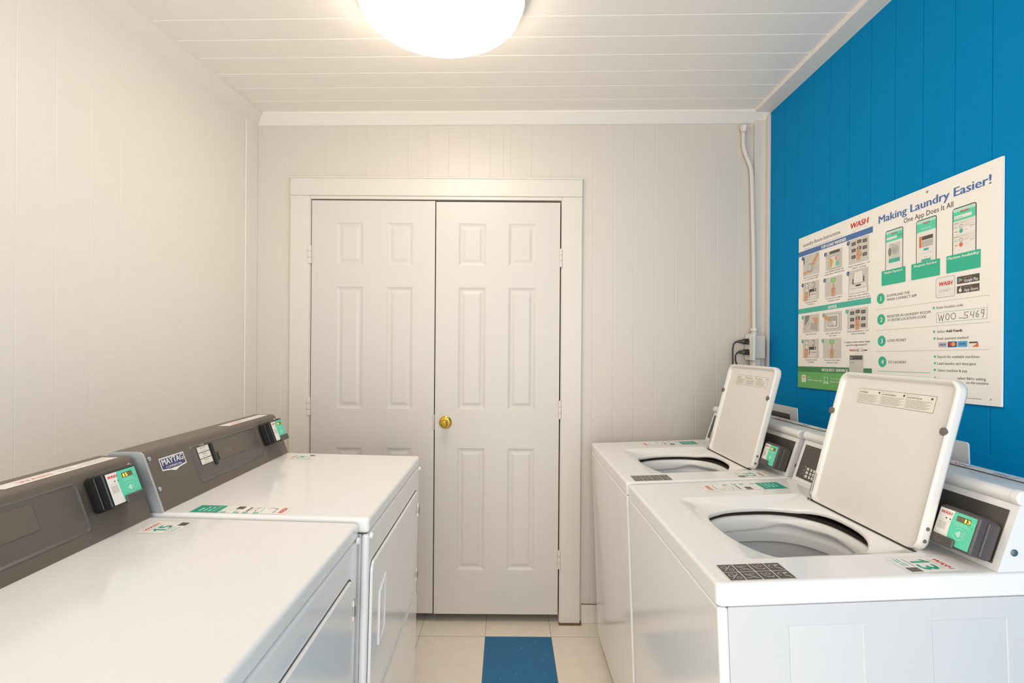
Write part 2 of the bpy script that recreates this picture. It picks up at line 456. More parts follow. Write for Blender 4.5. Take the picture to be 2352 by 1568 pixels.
g.lathe([(0.0, 0), (0.031, 0.0), (0.031, 0.003), (0.027, 0.007), (0.017, 0.009), (0.013, 0.014), (0.013, 0.028), (0.016, 0.033), (0.0195, 0.039), (0.0205, 0.046),
         (0.0190, 0.054), (0.015, 0.060), (0.010, 0.0635), (0.0095, 0.061), (0.0, 0.061)], kc, (0, -1, 0), brass, 32)
g.rbox(kc[0] - 0.001, kc[0] + 0.001, BY - 0.075, BY - 0.0734, kc[2] - 0.005, kc[2] + 0.005, dark_gap, 0.0003)
g.build('door_knob', d2, label='round brass keyed door knob')
g = G(); g.rbox(-0.3595, -0.3515, BY - 0.0135, BY - 0.0118, 0.945, 1.02, steel, 0.0004)
g.build('latch_plate', d1)

# ================================================================= CEILING LAMP
lx, ly = -0.219, 1.642
lz = ceil_z(lx, ly)
lamp = tag(empty('ceiling_lamp', (lx, ly, lz)), 'large round frosted dome lamp glowing on the white board ceiling', 'lamp')
g = G(); g.lathe([(0, -0.0005), (0.264, -0.0005), (0.270, -0.004), (0.270, -0.040), (0.264, -0.044), (0, -0.044)], (0, 0, 0), (0, 0, 1), lamp_rim, 64)
g.build('lamp_base', lamp)
g = G()
prof = [(0.257, -0.0445), (0.2585, -0.052), (0.2595, -0.060)] + [(0.259*math.cos(a), -0.060 - 0.060*math.sin(a)) for a in [i/14*PI/2 for i in range(1, 14)]] + [(0.002, -0.1203)]
g.lathe([(0, -0.0445)] + prof, (0, 0, 0), (0, 0, 1), glass_white, 64)
g.build('lamp_diffuser', lamp)

# ================================================================= READER (part of every machine)
def card_reader(parent, O, slope, mirror, number, pos):
    """O: point on the console face, slope: lean of the face from vertical (radians)"""
    V = Vector((math.sin(slope), 0, math.cos(slope))); U = Vector((0, -1, 0)); N = U.cross(V)
    g = G(O, U, V, N); W, H, D = 0.045, 0.038, 0.042
    sg = -1 if mirror else 1            # +1: dark grip on the viewer's right
    g.rbox(-W, W, -H, H, 0.0, D, black_plastic if mirror else grey_plastic, 0.005, 4)
    a, b = (W - 0.004, W + 0.004) if not mirror else (-W - 0.004, -W + 0.004)
    g.rbox(a, b, -H + 0.003, H - 0.004, 0.002, D*0.62, black_plastic if mirror else grey_plastic, 0.003)
    g.rbox(-W + 0.006, W - 0.006, H - 0.002, H + 0.002, 0.004, D*0.9, grey_plastic, 0.0015)
    r = g.build('card_reader', parent, label='black card reader box' if mirror else 'dark grey card reader box')
    # lip
    g = G(Vector(O) + N*(D - 0.001), U, V, N)
    x0, x1 = (-W + 0.001, 0.012) if not mirror else (-0.010, W - 0.001)
    g.rbox(x0, x1, -H - 0.002, -H + 0.017, 0.0, 0.0065, grey_plastic, 0.006, 5)
    g.build('card_slot_lip', r)
    s = Sheet(Vector(O) + N*D, U, V, 0.001, eps=0.0002); s.fn = lambda q: (q[0], q[1]*0.88 + 1.0, q[2])
    w_, h_ = 41, 36; xm = -8 if not mirror else -12
    lo = -h_ - 3
    s.rect(-w_, lo, w_, h_, 'white', 0, 1.0)
    arc = [(xm + 9*math.cos(t) - 4, h_*math.sin(t) * 1.0) for t in [(-PI/2) + i*PI/12 for i in range(13)]]
    bnd = [(xm + 6 - 8*math.cos((q/h_)*0.9), q) for q in [h_ - i*(h_-lo)/12 for i in range(13)]]
    s.poly([(w_, lo), (w_, h_)] + bnd, 'mint', 1)
    s.text(-38, 24, 'WASH', 7, 'red', 1, w=25, bold=0.03, shear=0.15)
    s.disc(-22, 15, 1.7, 'black', 1); s.disc(-13, 15, 1.7, 'black', 1)
    s.words(-36, 10, 16, 1.4, 'mgrey', 1, 1); s.words(-17, 10, 6, 1.4, 'mgrey', 1, 2)
    s.rect(-36, -12, -18, 6, 'lgrey', 1, 0.6)      # blank square (machine-readable code left out)
    dx0, dx1 = 0, 30
    s.rect(dx0, 17, dx1, 29, 'lcd', 2, 1)
    slots = [dx0 + 1.5 + i*7.2 for i in range(4)]
    for i in range(4):
        lit = (i in pos)
        s.text(slots[i] + 0.6, 18.8, '8', 8.4, 'seg' if not lit else 'seg', 3, w=5.2)
        if lit: s.text(slots[i] + (0.6 if number[pos.index(i)] != '1' else 1.8), 18.8, number[pos.index(i)], 8.4, 'yellow', 4, w=5.4 if number[pos.index(i)] != '1' else 2.8, bold=0.02)
    s.words(2, 13, 26, 2.0, 'faint', 2, 3); s.words(-2, 9.6, 36, 2.0, 'faint', 2, 4); s.words(33, 22, 6, 2, 'faint', 2, 5)
    s.disc(36, 12, 0.8, 'dgreen', 2)
    # contactless pictogram
    s.ring(14, -10, 13, 0.9, 'faint', 2, 200, 500, n=30)
    s.poly([(6, -10), (13, -3), (17, -5), (17, -15), (13, -17)], 'faint', 3)
    for q in (5, 8, 11): s.ring(16, -10, q, 1.2, 'faint', 2, -40, 40, n=8)
    s.build('reader_label', r, label='white and mint label with lit yellow number')
    return r

def number_sticker(parent, x0, y0, W, H, z, number, seed):
    """lies on a machine top; user reads it from the front: U=-y, V=+x. (x0,y0) = lower left in that frame"""
    s = Sheet((x0, y0, z), (0, -1, 0), (1, 0, 0), 0.001, eps=0.0004)
    w_, h_ = W*1000, H*1000
    s.rect(0, 0, w_, h_, 'film', 0, 4)
    s.text(w_*0.16, h_*0.80, 'WASH', h_*0.10, 'red', 1, w=w_*0.62, bold=0.03, shear=0.2)
    s.words(w_*0.16, h_*0.74, w_*0.62, h_*0.03, 'pink', 1, seed)
    hh = h_*0.34; bx, by = w_*0.20, h_*0.34      # figure one with its flag, then the second figure
    s.poly([(bx + hh*0.16, by), (bx + hh*0.38, by), (bx + hh*0.38, by + hh), (bx + hh*0.22, by + hh), (bx + hh*0.16, by + hh*0.88)], 'emerald', 1)
    s.poly([(bx - hh*0.06, by + hh*0.60), (bx + hh*0.16, by + hh*0.70), (bx + hh*0.22, by + hh), (bx + hh*0.16, by + hh*0.90), (bx - hh*0.06, by + hh*0.78)], 'emerald', 1)
    s.text(bx + hh*0.56, by, number[1], hh, 'emerald', 1, w=hh*0.56, bold=0.03)
    s.rect(w_*0.10, h_*0.27, w_*0.60, h_*0.285, 'brown', 1)
    for q in (0.19, 0.13): s.words(w_*0.10, h_*q, w_*0.45, h_*0.05, 'teal', 1, seed + 3)
    s.rect(w_*0.66, h_*0.06, w_*0.92, h_*0.28, 'dbrown', 1)
    s.frame(w_*0.02, h_*0.02, w_*0.98, h_*0.98, 0.5, 'lgrey', 1)
    s.build('number_sticker', parent, label='sticker with the green number ' + number)

def strip_sticker(parent, x0, y0, W, H, z):
    s = Sheet((x0, y0, z), (0, -1, 0), (1, 0, 0), 0.001, eps=0.0004)
    w_, h_ = W*1000, H*1000
    s.rect(0, 0, w_, h_, 'film', 0, 4)
    s.text(w_*0.12, h_*0.035, 'WASH', h_*0.06, 'red', 1, w=w_*0.7, bold=0.03, shear=0.2)
    s.line([(w_*0.15, h_*0.14), (w_*0.75, h_*0.14), (w_*0.82, h_*0.19), (w_*0.75, h_*0.25)], 2.2, 'brown', 1)
    s.line([(w_*0.2, h_*0.27), (w_*0.9, h_*0.30)], 1.6, 'teal', 1)
    for k, q in enumerate((0.285, 0.40, 0.495, 0.635)):
        s.rect(w_*0.02, h_*q, w_*0.20, h_*(q + 0.055), 'teal', 1)
        s.rect(w_*0.07, h_*(q + 0.018), w_*0.15, h_*(q + 0.036), 'faint', 2)
    s.line([(w_*0.3, h_*0.34), (w_*0.5, h_*0.36), (w_*0.9, h_*0.335)], 1.8, 'dbrown', 1); s.disc(w_*0.8, h_*0.37, 2.5, 'pink', 1)
    s.line([(w_*0.28, h_*0.43), (w_*0.85, h_*0.43)], 5.0, 'brown', 1); s.rect(w_*0.3, h_*0.40, w_*0.8, h_*0.405, 'mgrey', 1)
    s.rect(w_*0.55, h_*0.50, w_*0.95, h_*0.58, 'dbrown', 1); s.words(w_*0.25, h_*0.55, w_*0.28, 4, 'pink', 1, 5)
    s.words(w_*0.25, h_*0.61, w_*0.6, 2, 'mgrey', 1, 6); s.words(w_*0.25, h_*0.66, w_*0.6, 2, 'mgrey', 1, 7)
    s.rect(w_*0.0, h_*0.71, w_, h_, 'emerald', 1, 2)
    for k, q in enumerate((0.93, 0.88, 0.83)): s.words(w_*0.16, h_*q, w_*0.62, h_*0.032, 'faint', 2, 11 + k)
    for q in (0.785, 0.76): s.words(w_*0.10, h_*q, w_*0.75, h_*0.012, 'faint', 2, 20)
    s.build('instruction_sticker', parent, label='long sticker with green block and small pictures')

def feet(parent, D, W, tilt):
    for u in (0.05, D - 0.06):
        for v in (0.05, W - 0.05):
            z0 = -u*math.tan(tilt) + 0.0015
            g = G(); g.lathe([(0, z0), (0.018, z0), (0.018, z0 + 0.008), (0.007, z0 + 0.011), (0.007, 0.036), (0, 0.036)], (u, v, 0), (0, 0, 1), rubber, 14)
            g.build('leveling_foot', parent)

# ================================================================= WASHERS
def washer(X0, Y0, tilt, number, pos, label):
    t = math.radians(tilt); H = 0.914; W = 0.69; D = 0.69
    root = empty('washing_machine', (X0 + H*math.sin(t), Y0, 0), (0, -t, 0))
    tag(root, label, 'washing machine', 'open top-load washers along the blue wall')
    S = H - 0.043                      # seam height
    # cabinet: side panels with two pressed rectangles
    g = G()
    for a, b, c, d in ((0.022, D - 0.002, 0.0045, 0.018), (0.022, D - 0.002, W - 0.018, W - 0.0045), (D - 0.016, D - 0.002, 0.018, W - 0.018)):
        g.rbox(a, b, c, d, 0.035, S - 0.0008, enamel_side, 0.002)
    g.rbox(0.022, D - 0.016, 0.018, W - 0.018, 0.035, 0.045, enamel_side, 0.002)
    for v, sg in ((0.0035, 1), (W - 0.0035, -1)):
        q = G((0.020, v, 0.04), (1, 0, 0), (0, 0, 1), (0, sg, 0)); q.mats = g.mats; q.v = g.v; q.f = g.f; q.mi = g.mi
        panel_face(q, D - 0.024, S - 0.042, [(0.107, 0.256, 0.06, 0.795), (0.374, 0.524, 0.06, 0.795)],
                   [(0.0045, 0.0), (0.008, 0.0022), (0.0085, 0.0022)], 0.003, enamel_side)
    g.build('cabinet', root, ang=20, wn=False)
    g = G()
    g.rbox(0.0, 0.020, 0.0, W, 0.035, S - 0.001, enamel, 0.006, 4)
    g.build('front_panel', root)
    g = G(); g.rbox(0.012, 0.024, 0.006, W - 0.006, 0.0345, S + 0.002, gap_dark, 0.001)  # dark strip standing in for the shade in the panel seams
    g.build('seam_shade', root)
    # top panel with recess and oval opening
    g = G(); k = 11
    ec, rx, ry = (0.284, 0.302), 0.160, 0.173
    R0 = (0.100, 0.475, 0.105, 0.528)
    def o_(i, z, r=0.012): return [(x, y, z) for x, y in rr(i, D - i, i, W - i, max(0.012 - i, 0.002) if r else 0.002, k)]
    dp = 0.017
    def rise(x):                      # the recess floor rises to the deck at the front
        q = min(1, max(0, (x - 0.09) / 0.10)); p_ = min(1, max(0, (0.462 - x) / 0.08)); q = min(q, p_); return 1 - q*q*(3 - 2*q)
    def lift(x, z): return z + (H - z) * rise(x) if z > H - dp - 1e-6 else z + dp * rise(x)
    def rc(i, z, r): return [(x, y, lift(x, z)) for x, y in rr(R0[0] + i, R0[1] - i, R0[2] + i, R0[3] - i, r, k)]
    def el(i, z): return [(x, y, lift(x, z)) for x, y in ell(ec[0], ec[1], rx + i, ry + i, k)]
    def lofty(loops, m): g.loft(loops, m, cap0=False, cap1=False)
    ins = [(0.003, S), (0.0, S + 0.003), (0.0, H - 0.008), (0.001, H - 0.0045), (0.0025, H - 0.0020), (0.0055, H - 0.0005), (0.009, H)]
    lofty([o_(a, z) for a, z in ins], enamel)
    # hinge area: recess floor slopes; hole trimmed inside recess rectangle
    lim = lambda q: (min(max(q[0], R0[0] + 0.012), R0[1] - 0.002), min(max(q[1], R0[2] + 0.012), R0[3] - 0.012), q[2])
    lofty([o_(0.009, H), rc(-0.002, H, 0.030), rc(0.0, H - 0.001, 0.028), rc(0.010, H - dp + 0.002, 0.020), rc(0.014, H - dp, 0.018)], enamel)
    E = [(0.002, H - dp), (-0.002, H - dp - 0.002), (-0.0035, H - dp - 0.006), (-0.002, H - dp - 0.011), (0.004, H - dp - 0.012)]
    L = [[lim(q) if i == 0 else q for q in el(a, z)] for i, (a, z) in enumerate(E)]
    L = [[(min(max(q[0], R0[0] + 0.016), R0[1] - 0.016), min(max(q[1], R0[2] + 0.016), R0[3] - 0.016), q[2]) for q in lp] for lp in L]
    lofty([rc(0.014, H - dp, 0.018)] + L, enamel)
    g.build('top_panel', root, ang=40)
    # tub ring, balance ring, drum
    def ring(name, seq, m, wave=0.0):
        q = G(); loops = []
        for a, z, wv in seq:
            lp = []
            for x, y in ell(ec[0], ec[1], rx + a, ry + a, 18):
                th = math.atan2((y - ec[1]) / ry, (x - ec[0]) / rx)
                dz = wave * wv * math.exp(-((th - 1.02) / 0.30) ** 2) - wave*wv*1.25*math.exp(-((th - 0.25) / 0.55) ** 2)*-1
                lp.append((x, y, H + z + dz))
            loops.append(lp)
        q.loft(loops, m, cap0=False, cap1=False); return q.build(name, root)
    ring('lip_gap_shadow', [(0.004, -0.0285, 0), (0.012, -0.029, 0), (0.013, -0.043, 0), (0.004, -0.046, 0)], dark_gap)  # dark band colours in the shade of the gap under the lip
    ring('tub_ring', [(0.012, -0.041, 0), (0.006, -0.0405, 0), (0.001, -0.044, 0), (-0.003, -0.052, 0), (-0.004, -0.074, 1), (-0.001, -0.080, 1), (0.012, -0.078, 1)], ring_white, 0.014)
    ring('balance_ring', [(0.014, -0.060, 0), (0.010, -0.074, 0), (0.004, -0.084, 0), (0.002, -0.092, 0), (0.002, -0.112, 0), (0.010, -0.118, 0)], ring_grey)
    q = G(); ks = 18
    q.loft([[(x, y, H + z) for x, y in ell(ec[0], ec[1], rx + a, ry + a, ks)] for a, z in ((0.013, -0.105), (0.012, -0.20), (0.012, -0.40), (0.0, -0.42), (-0.11, -0.425), (-0.13, -0.40), (-0.135, -0.30), (-0.15, -0.28))], drum_grey, cap0=False, cap1=True)
    q.build('drum', root)
    # lid, open and leaning back
    la = math.radians(14.3 + tilt)
    LO = Vector((0.452, 0.478, H + 0.0015))
    U = Vector((0, -1, 0)); V = Vector((math.sin(la), 0, math.cos(la))); N = U.cross(V)
    LW, LH, T = 0.376, 0.368, 0.026
    g = G(LO, U, V, N)
    def lr(i, z, r): return [(x, y, z) for x, y in rr(i, LW - i, 0.0 + i*0.4, LH - i, r, 7)]
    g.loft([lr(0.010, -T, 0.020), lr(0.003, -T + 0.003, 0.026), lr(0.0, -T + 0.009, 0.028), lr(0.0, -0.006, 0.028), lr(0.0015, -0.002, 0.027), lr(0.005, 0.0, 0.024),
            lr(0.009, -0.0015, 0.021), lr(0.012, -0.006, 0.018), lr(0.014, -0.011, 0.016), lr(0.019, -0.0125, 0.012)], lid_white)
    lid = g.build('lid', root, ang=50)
    for bx, by, bz in ((0.004, 0.255, -0.0015), (LW - 0.010, 0.255, -0.0035)):
        q = G(LO, U, V, N); q.lathe([(0, -0.001), (0.0088, -0.001), (0.0092, 0.002), (0.0085, 0.0045), (0.006, 0.0052), (0, 0.0052)], (bx, by, bz), (0, 0, 1), rubber, 20)
        q.build('bumper', lid)
    q = G(LO, U, V, N)
    for by, rr_ in ((0.026, 0.0042), (0.052, 0.0042)):
        q.lathe([(0, 0), (rr_, 0), (rr_*0.8, 0.0012), (0, 0.0015)], (LW, by, -0.012), (1, 0, 0), rubber, 14)
    q.build('side_plug', lid)
    q = G(LO, U, V, N)
    q.rbox(0.004, 0.010, 0.022, 0.075, -0.002, 0.0035, steel, 0.002)
    q.tube([(0.007, 0.024, 0.002), (0.0075, 0.014, 0.001), (0.013, 0.008, 0.001), (0.012, 0.000, 0.0), (0.004, -0.004, 0.0), (-0.002, 0.002, -0.001)], 0.0024, steel, 8)
    q.build('hinge_clip', lid)
    q = G(LO, U, V, N); q.rbox(-0.002, LW - 0.006, -0.0012, 0.0010, -0.010, 0.0012, dark_gap, 0.0005)
    q.build('hinge_strip', lid)
    # warning label
    s = Sheet(LO + N*(-0.0125), U, V, 0.001, eps=0.0003)
    x0, x1, y0, y1 = 76, 316, 290, 328
    s.rect(x0, y0, x1, y1, 'cream', 0, 2)
    for a, b, c, d in ((x0, y0, x1, y0+.7), (x0, y1-.7, x1, y1), (x0, y0, x0+.7, y1), (x1-.7, y0, x1, y1), (x0+79, y0, x0+79.5, y1), (x0+158, y0, x0+158.5, y1)): s.rect(a, b, c, d, 'ink', 1)
    for i, wd in enumerate(('WARNING', 'AVERTISSEMENT', 'ADVERTENCIA')):
        ox = x0 + 3 + i*79
        s.poly([(ox, y1-11), (ox+4, y1-11), (ox+2, y1-7.5)], 'ink', 1)
        s.text(ox + 5, y1 - 11, wd, 3.4, 'black', 1, w=(24, 40, 36)[i], bold=0.02)
        s.words(ox, y1 - 4.2, 34, 1.0, 'grey', 1, i); s.disc(ox + 68, y1 - 7, 3.2, 'ink', 1, 2.6)
        for r_ in range(9): s.words(ox, y1 - 14.5 - r_*2.35, 70 - (r_ % 3)*7, 1.3, 'ink', 1, i*9 + r_)
    s.build('warning_label', lid, label='warning label in three languages')
    # console
    base = 0.525; lean = math.radians(18.3 + tilt); hf = 0.118
    fx = lambda z: base + z*math.tan(lean)
    prof = [(base, 0.0005), (fx(hf), hf), (fx(hf) + 0.003, hf + 0.004)]
    cc = (fx(hf) + 0.010, hf + 0.0175)
    prof += [(cc[0] + 0.0135*math.cos(math.radians(a)), cc[1] + 0.0135*math.sin(math.radians(a))) for a in range(250, 80, -17)]
    prof += [(cc[0] + 0.02, cc[1] + 0.0115), (0.694, cc[1] + 0.006), (0.698, cc[1] + 0.001), (0.698, 0.0005)]
    g = G(); g.extr([(x, z + H) for x, z in prof], 0.004, W - 0.004, plastic_white)
    con = g.build('console', root, ang=30)
    # end collars on the rolled edge
    V2 = Vector((math.sin(lean), 0, math.cos(lean))); N2 = U.cross(V2); CO = Vector((base, W, H))
    for v0, v1 in ((0.0, 0.020), (W - 0.020, W)):
        q = G(); q.tube([(cc[0], v0 + 0.001, H + cc[1]), (cc[0], v0 + 0.004, H + cc[1]), (cc[0], v1 - 0.004, H + cc[1]), (cc[0], v1 - 0.001, H + cc[1])], [0.0125, 0.0147, 0.0147, 0.0125], plastic_white, 16)
        q.build('edge_collar', con)
    g = G(CO, U, V2, N2)
    pl = hf/math.cos(lean)
    g.rbox(0.018, W - 0.018, 0.012, pl - 0.008, -0.003, 0.0012, panel_black, 0.001)
    pan = g.build('control_panel', con, label='speckled dark control panel')
    s = Sheet(CO + N2*0.0012, U, V2, 0.001, eps=0.0002)
    for r_ in range(3):
        yy = 20 + r_*11.5
        for c_ in range(4):
            s.rect(62 + c_*16 + (2 if c_ % 2 else 0), yy, 73 + c_*16, yy + 8, 'cream', 0)
            s.rect(64 + c_*16, yy + 3, 71 + c_*16, yy + 4.4, 'grey', 1)
        s.text(42, yy + 3, '*', 5, 'cream', 0); s.rect(48, yy + 9, 58, yy + 9.6, 'cream', 0); s.disc(56, yy + 4, 1.3, 'cream', 0)
    s.build('cycle_buttons', con)
    q = G(); q.lathe([(0, 0), (0.007, 0), (0.0065, 0.002), (0.003, 0.003), (0, 0.0032)], (base + 0.032, 0.0045, H + 0.036), (0, -1, 0), steel, 16)
    q.build('screw', con)
    s = Sheet((0.612, W - 0.03, H + cc[1] + 0.0128), (0, -1, 0), (1, 0, -0.05), 0.001, eps=0.0006)
    s.rect(330, 32, 655, 62, 'white', 0, 1); s.rect(332, 33.5, 653, 34.2, 'lgrey', 1)
    s.text(345, 39, 'WASH', 16, 'red', 1, w=110, bold=0.03, shear=0.2)
    s.text(520, 39, {'13': 'BU  550', '12': 'MVL  190'}[number], 15, 'ink', 1, w=118, shear=0.2)
    s.rect(500, 8, 516, 13, 'white', 0)
    s.build('machine_tag', con)
    # upright plate behind the console
    g = G(); pu = 0.712
    outer = [(pu, y, z) for y, z in rr(0.262, 0.62, H - 0.02, H + 0.187, 0.007, 5)]
    g.loft([outer, [(pu + 0.003, y, z) for _, y, z in outer]], plastic_white)
    s2 = [(pu - 0.0004, y, z) for y, z in rr(0.312, 0.57, H + 0.06, H + 0.158, 0.003, 5)]
    g.loft([s2, [(pu + 0.0002, y, z) for _, y, z in s2]], grey_plastic)
    g.build('back_plate', root, label='thin white plate with dark window behind the console')
    # card reader and stickers
    rv = 0.052
    Oc = CO + V2*0.049 + U*(W - 0.068) + N2*0.001
    card_reader(root, Oc, lean, False, number, pos)
    number_sticker(root, 0.372, 0.084, 0.070, 0.105, H, number, 1)
    strip_sticker(root, 0.215, 0.650, 0.068, 0.240, H)
    s = Sheet((0.030, 0.083, H), (1, 0, 0), (0, 1, 0), 0.001, eps=0.0004)
    s.sgn = 1
    w_, h_ = 128, 72
    s.rect(0, -h_, w_, 0, 'cream', 0, 3)
    for r_ in range(2):
        for c_ in range(4):
            a, b = 2 + c_*31.3, -h_ + 2 + r_*34.5
            s.rect(a, b, a + 29.6, b + 33, 'dbrown', 1, 1)
            cx, cy = a + 15, b + 16
            k_ = (r_*4 + c_)
            if k_ in (0, 4): s.ring(cx - 5, cy + 5, 5, 1.2, 'lgrey', 2); s.ring(cx + 6, cy - 6, 4, 1.2, 'lgrey', 2); s.line([(cx - 8, cy - 10), (cx + 9, cy + 11)], 1.3, 'lgrey', 2)
            elif k_ in (1, 5): s.line([(cx - 9, cy + 8), (cx - 2, cy), (cx + 9, cy - 9)], 2, 'lgrey', 2); s.words(cx - 2, cy + 8, 12, 3, 'lgrey', 2, k_); s.words(cx - 10, cy - 7, 10, 3, 'lgrey', 2, k_)
            elif k_ in (2, 6): s.line([(cx - 9, cy + 10), (cx - 5, cy - 4), (cx + 6, cy - 8), (cx + 10, cy - 3)], 1.6, 'lgrey', 2); s.ring(cx + 3, cy + 6, 4, 1.2, 'lgrey', 2)
            else: s.ring(cx - 4, cy + 3, 6, 1.4, 'lgrey', 2, 0, 250); s.line([(cx, cy), (cx + 10, cy - 10)], 2, 'lgrey', 2); s.rect(cx + 2, cy + 5, cx + 9, cy + 9, 'lgrey', 2)
    s.build('pictogram_sticker', root, label='dark sticker of eight white pictograms')
    feet(root, D, W, t)
    return root
washer(0.393, 0.943, 2.6, '13', (2, 3), 'nearest white top-load washer with its lid open, marked 13, in the right foreground')
washer(0.393, 1.655, 2.3, '12', (0, 1), 'farther white top-load washer with its lid open, marked 12, next to the back wall')

# ================================================================= DRYERS
def dryer(X0, Yfar, tilt, number, pos, label, H=0.950, base=0.480):
    t = math.radians(tilt); W = 0.69; D = 0.69
    root = empty('dryer', (X0 - H*math.sin(t), Yfar, 0), (0, -t, PI))
    tag(root, label, 'dryer', 'white dryers along the left wall')
    S = H - 0.036
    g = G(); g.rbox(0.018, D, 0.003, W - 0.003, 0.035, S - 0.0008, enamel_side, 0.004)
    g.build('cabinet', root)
    g = G(); g.rbox(0.0, 0.018, 0.0, W, 0.035, S - 0.001, enamel, 0.008, 5)
    g.build('front_panel', root)
    g = G(); g.rbox(0.006, 0.05, 0.004, W - 0.004, S - 0.003, S + 0.003, gap_dark, 0.001); g.build('seam_shade', root)  # seam shade below the top panel, put in as a dark strip
    g = G(); g.rbox(0.0, D, 0.0, W, S, H, enamel, 0.009, 5)
    g.build('top_panel', root)
    # door on the front (outward = -x)
    Fo = G((0, W, 0), (0, -1, 0), (0, 0, 1), (-1, 0, 0))   # frame: right, up, out
    Fo.loft([[(x, y, z) for x, y in rr(0.018 + i, W - 0.050 - i, 0.480 + i, 0.835 - i, max(0.022 - i, 0.003), 6)] for i, z in ((0, -0.001), (0, 0.004), (0.0015, 0.0065), (0.004, 0.0075))], enamel)
    dr = Fo.build('door', root)
    q = G((0, W, 0), (0, -1, 0), (0, 0, 1), (-1, 0, 0))
    q.loft([[(x, y, z) for x, y in rr(0.0145, W - 0.0465, 0.4765, 0.8385, 0.024, 6)] for z in (-0.001, 0.0006)], gap_dark); q.build('door_gap_shade', dr)  # dark outline painted as the shaded gap around the door
    # handle: slanted-top recessed grip
    q = G((0, W, 0), (0, -1, 0), (0, 0, 1), (-1, 0, 0))
    hx0, hx1, hz0, hz1 = 0.085, 0.150, 0.600, 0.735
    def hp(i, z): return [(hx0 + i, hz0 + i, z), (hx1 - i, hz0 + i + 0.010, z), (hx1 - i, hz1 - i + 0.022, z), (hx0 + i, hz1 - i, z)]
    q.loft([hp(0, 0.0070), hp(0.002, 0.0105), hp(0.006, 0.0110), hp(0.010, 0.0085), hp(0.012, 0.0080)], enamel, cap0=False)
    q.build('door_handle', dr)
    for hz in (0.765, 0.535):
        q = G((0, W, 0), (0, -1, 0), (0, 0, 1), (-1, 0, 0)); hx = W - 0.053
        q.tube([(hx, hz - 0.024, 0.008), (hx, hz - 0.022, 0.008), (hx, hz + 0.022, 0.008), (hx, hz + 0.024, 0.008)], [0.004, 0.006, 0.006, 0.004], chrome, 14)
        q.tube([(hx, hz - 0.012, 0.0082), (hx, hz + 0.010, 0.0082)], 0.0063, steel, 14)
        q.rbox(hx - 0.009, hx + 0.009, hz - 0.020, hz + 0.020, 0.0, 0.004, chrome, 0.001)
        q.build('door_hinge', dr)
    q = G((0, W, 0), (0, -1, 0), (0, 0, 1), (-1, 0, 0))
    q.loft([[(x, y, z) for x, y in rr(0.012 + i, W - 0.012 - i, 0.05 + i, 0.452 - i, 0.012, 5)] for i, z in ((0, -0.001), (0, 0.0035), (0.003, 0.005))], enamel)
    q.build('lower_panel', root)
    for v in (0.012, W - 0.014):
        q = G(); q.lathe([(0, 0), (0.0075, 0), (0.0075, 0.004), (0.006, 0.0065), (0.003, 0.008), (0, 0.008)], (0.0, v, 0.903), (-1, 0, 0), plastic_white, 16)
        q.build('front_screw', root)
    # console
    lean = math.radians(19.9 + tilt); hf = 0.130
    fx = lambda z: base + z*math.tan(lean)
    prof = [(base, 0.0005), (fx(hf), hf), (fx(hf) + 0.003, hf + 0.005), (fx(hf) + 0.008, hf + 0.009), (fx(hf) + 0.015, hf + 0.010), (base + 0.128, hf + 0.008), (base + 0.132, hf + 0.004), (base + 0.155, 0.0005)]
    g = G(); g.extr([(x, z + H) for x, z in prof], 0.002, W - 0.010, console_dark)
    con = g.build('console', root, ang=30, label='dark taupe sloping console')
    g = G(); g.extr([(x, z + H) for x, z in prof], W - 0.0099, W - 0.0035, console_side)
    g.build('console_end_cap', con, label='pale grey end cap')
    U = Vector((0, -1, 0)); V2 = Vector((math.sin(lean), 0, math.cos(lean))); N2 = U.cross(V2); CO = Vector((base, W, H))
    g = G(CO, U, V2, N2)                       # pressed frame; x = W - v
    X = lambda v: W - v
    def pf(i, z): return [(x, y, z) for x, y in rr(X(0.522) + i, X(0.160) - i, 0.024 + i, 0.131 - i, max(0.012 - i*0.5, 0.003), 6)]
    g.loft([pf(0, -0.001), pf(0.002, 0.0016), pf(0.004, 0.0028), pf(0.006, 0.0016), pf(0.008, 0.0006), pf(0.009, 0.0006)], console_panel)
    g.build('control_panel', con)
    g = G(CO, U, V2, N2); g.rbox(X(0.425), X(0.262), 0.066, 0.116, 0.0, 0.0022, console_dark, 0.001)
    g.rbox(X(0.436), X(0.426), 0.058, 0.122, 0.0, 0.006, black_plastic, 0.002)
    g.rbox(X(0.417), X(0.410), 0.068, 0.092, 0.0, 0.0045, black_plastic, 0.002)
    g.build('display_window', con)
    s = Sheet(CO + N2*0.0022, U, V2, 0.001, eps=0.0002)
    s.text(1000*X(0.370), 79, '0:25', 14, 'seg', 0, w=30)
    s.build('display_print', con)
    s = Sheet(CO + N2*0.0022, U, V2, 0.001, eps=0.0002); s.text(1000*X(0.469), 123, 'CYCLES', 4, 'cream', 0, al='c', bold=0.02); s.build('cycle_heading', con)
    for i, wd in enumerate(('HEAVY DUTY', 'NORMAL', 'DELICATE')):
        s = Sheet(CO + N2*0.0022, U, V2, 0.001, eps=0.0002)
        s.rect(1000*X(0.495), 105 - i*17, 1000*X(0.443), 120 - i*17, 'cream', 0)
        s.text(1000*X(0.469), 114 - i*17, wd, 4, 'ink', 1, al='c', w=(26, 18, 21)[i]); s.words(1000*X(0.483), 109.5 - i*17, 26, 2, 'grey', 1, i)
        s.build('cycle_button', con)
    # maker's badge
    s = Sheet(CO, U, V2, 0.001, eps=0.0008); bx0, bx1, by0, by1 = 1000*X(0.643), 1000*X(0.549), 88, 123
    s.poly([(bx0, by0 + 4), (bx0 + 30, by0), ((bx0+bx1)/2, by0 - 5), (bx1 - 30, by0), (bx1, by0 + 4), (bx1, by1), (bx0, by1)], 'white', 0)
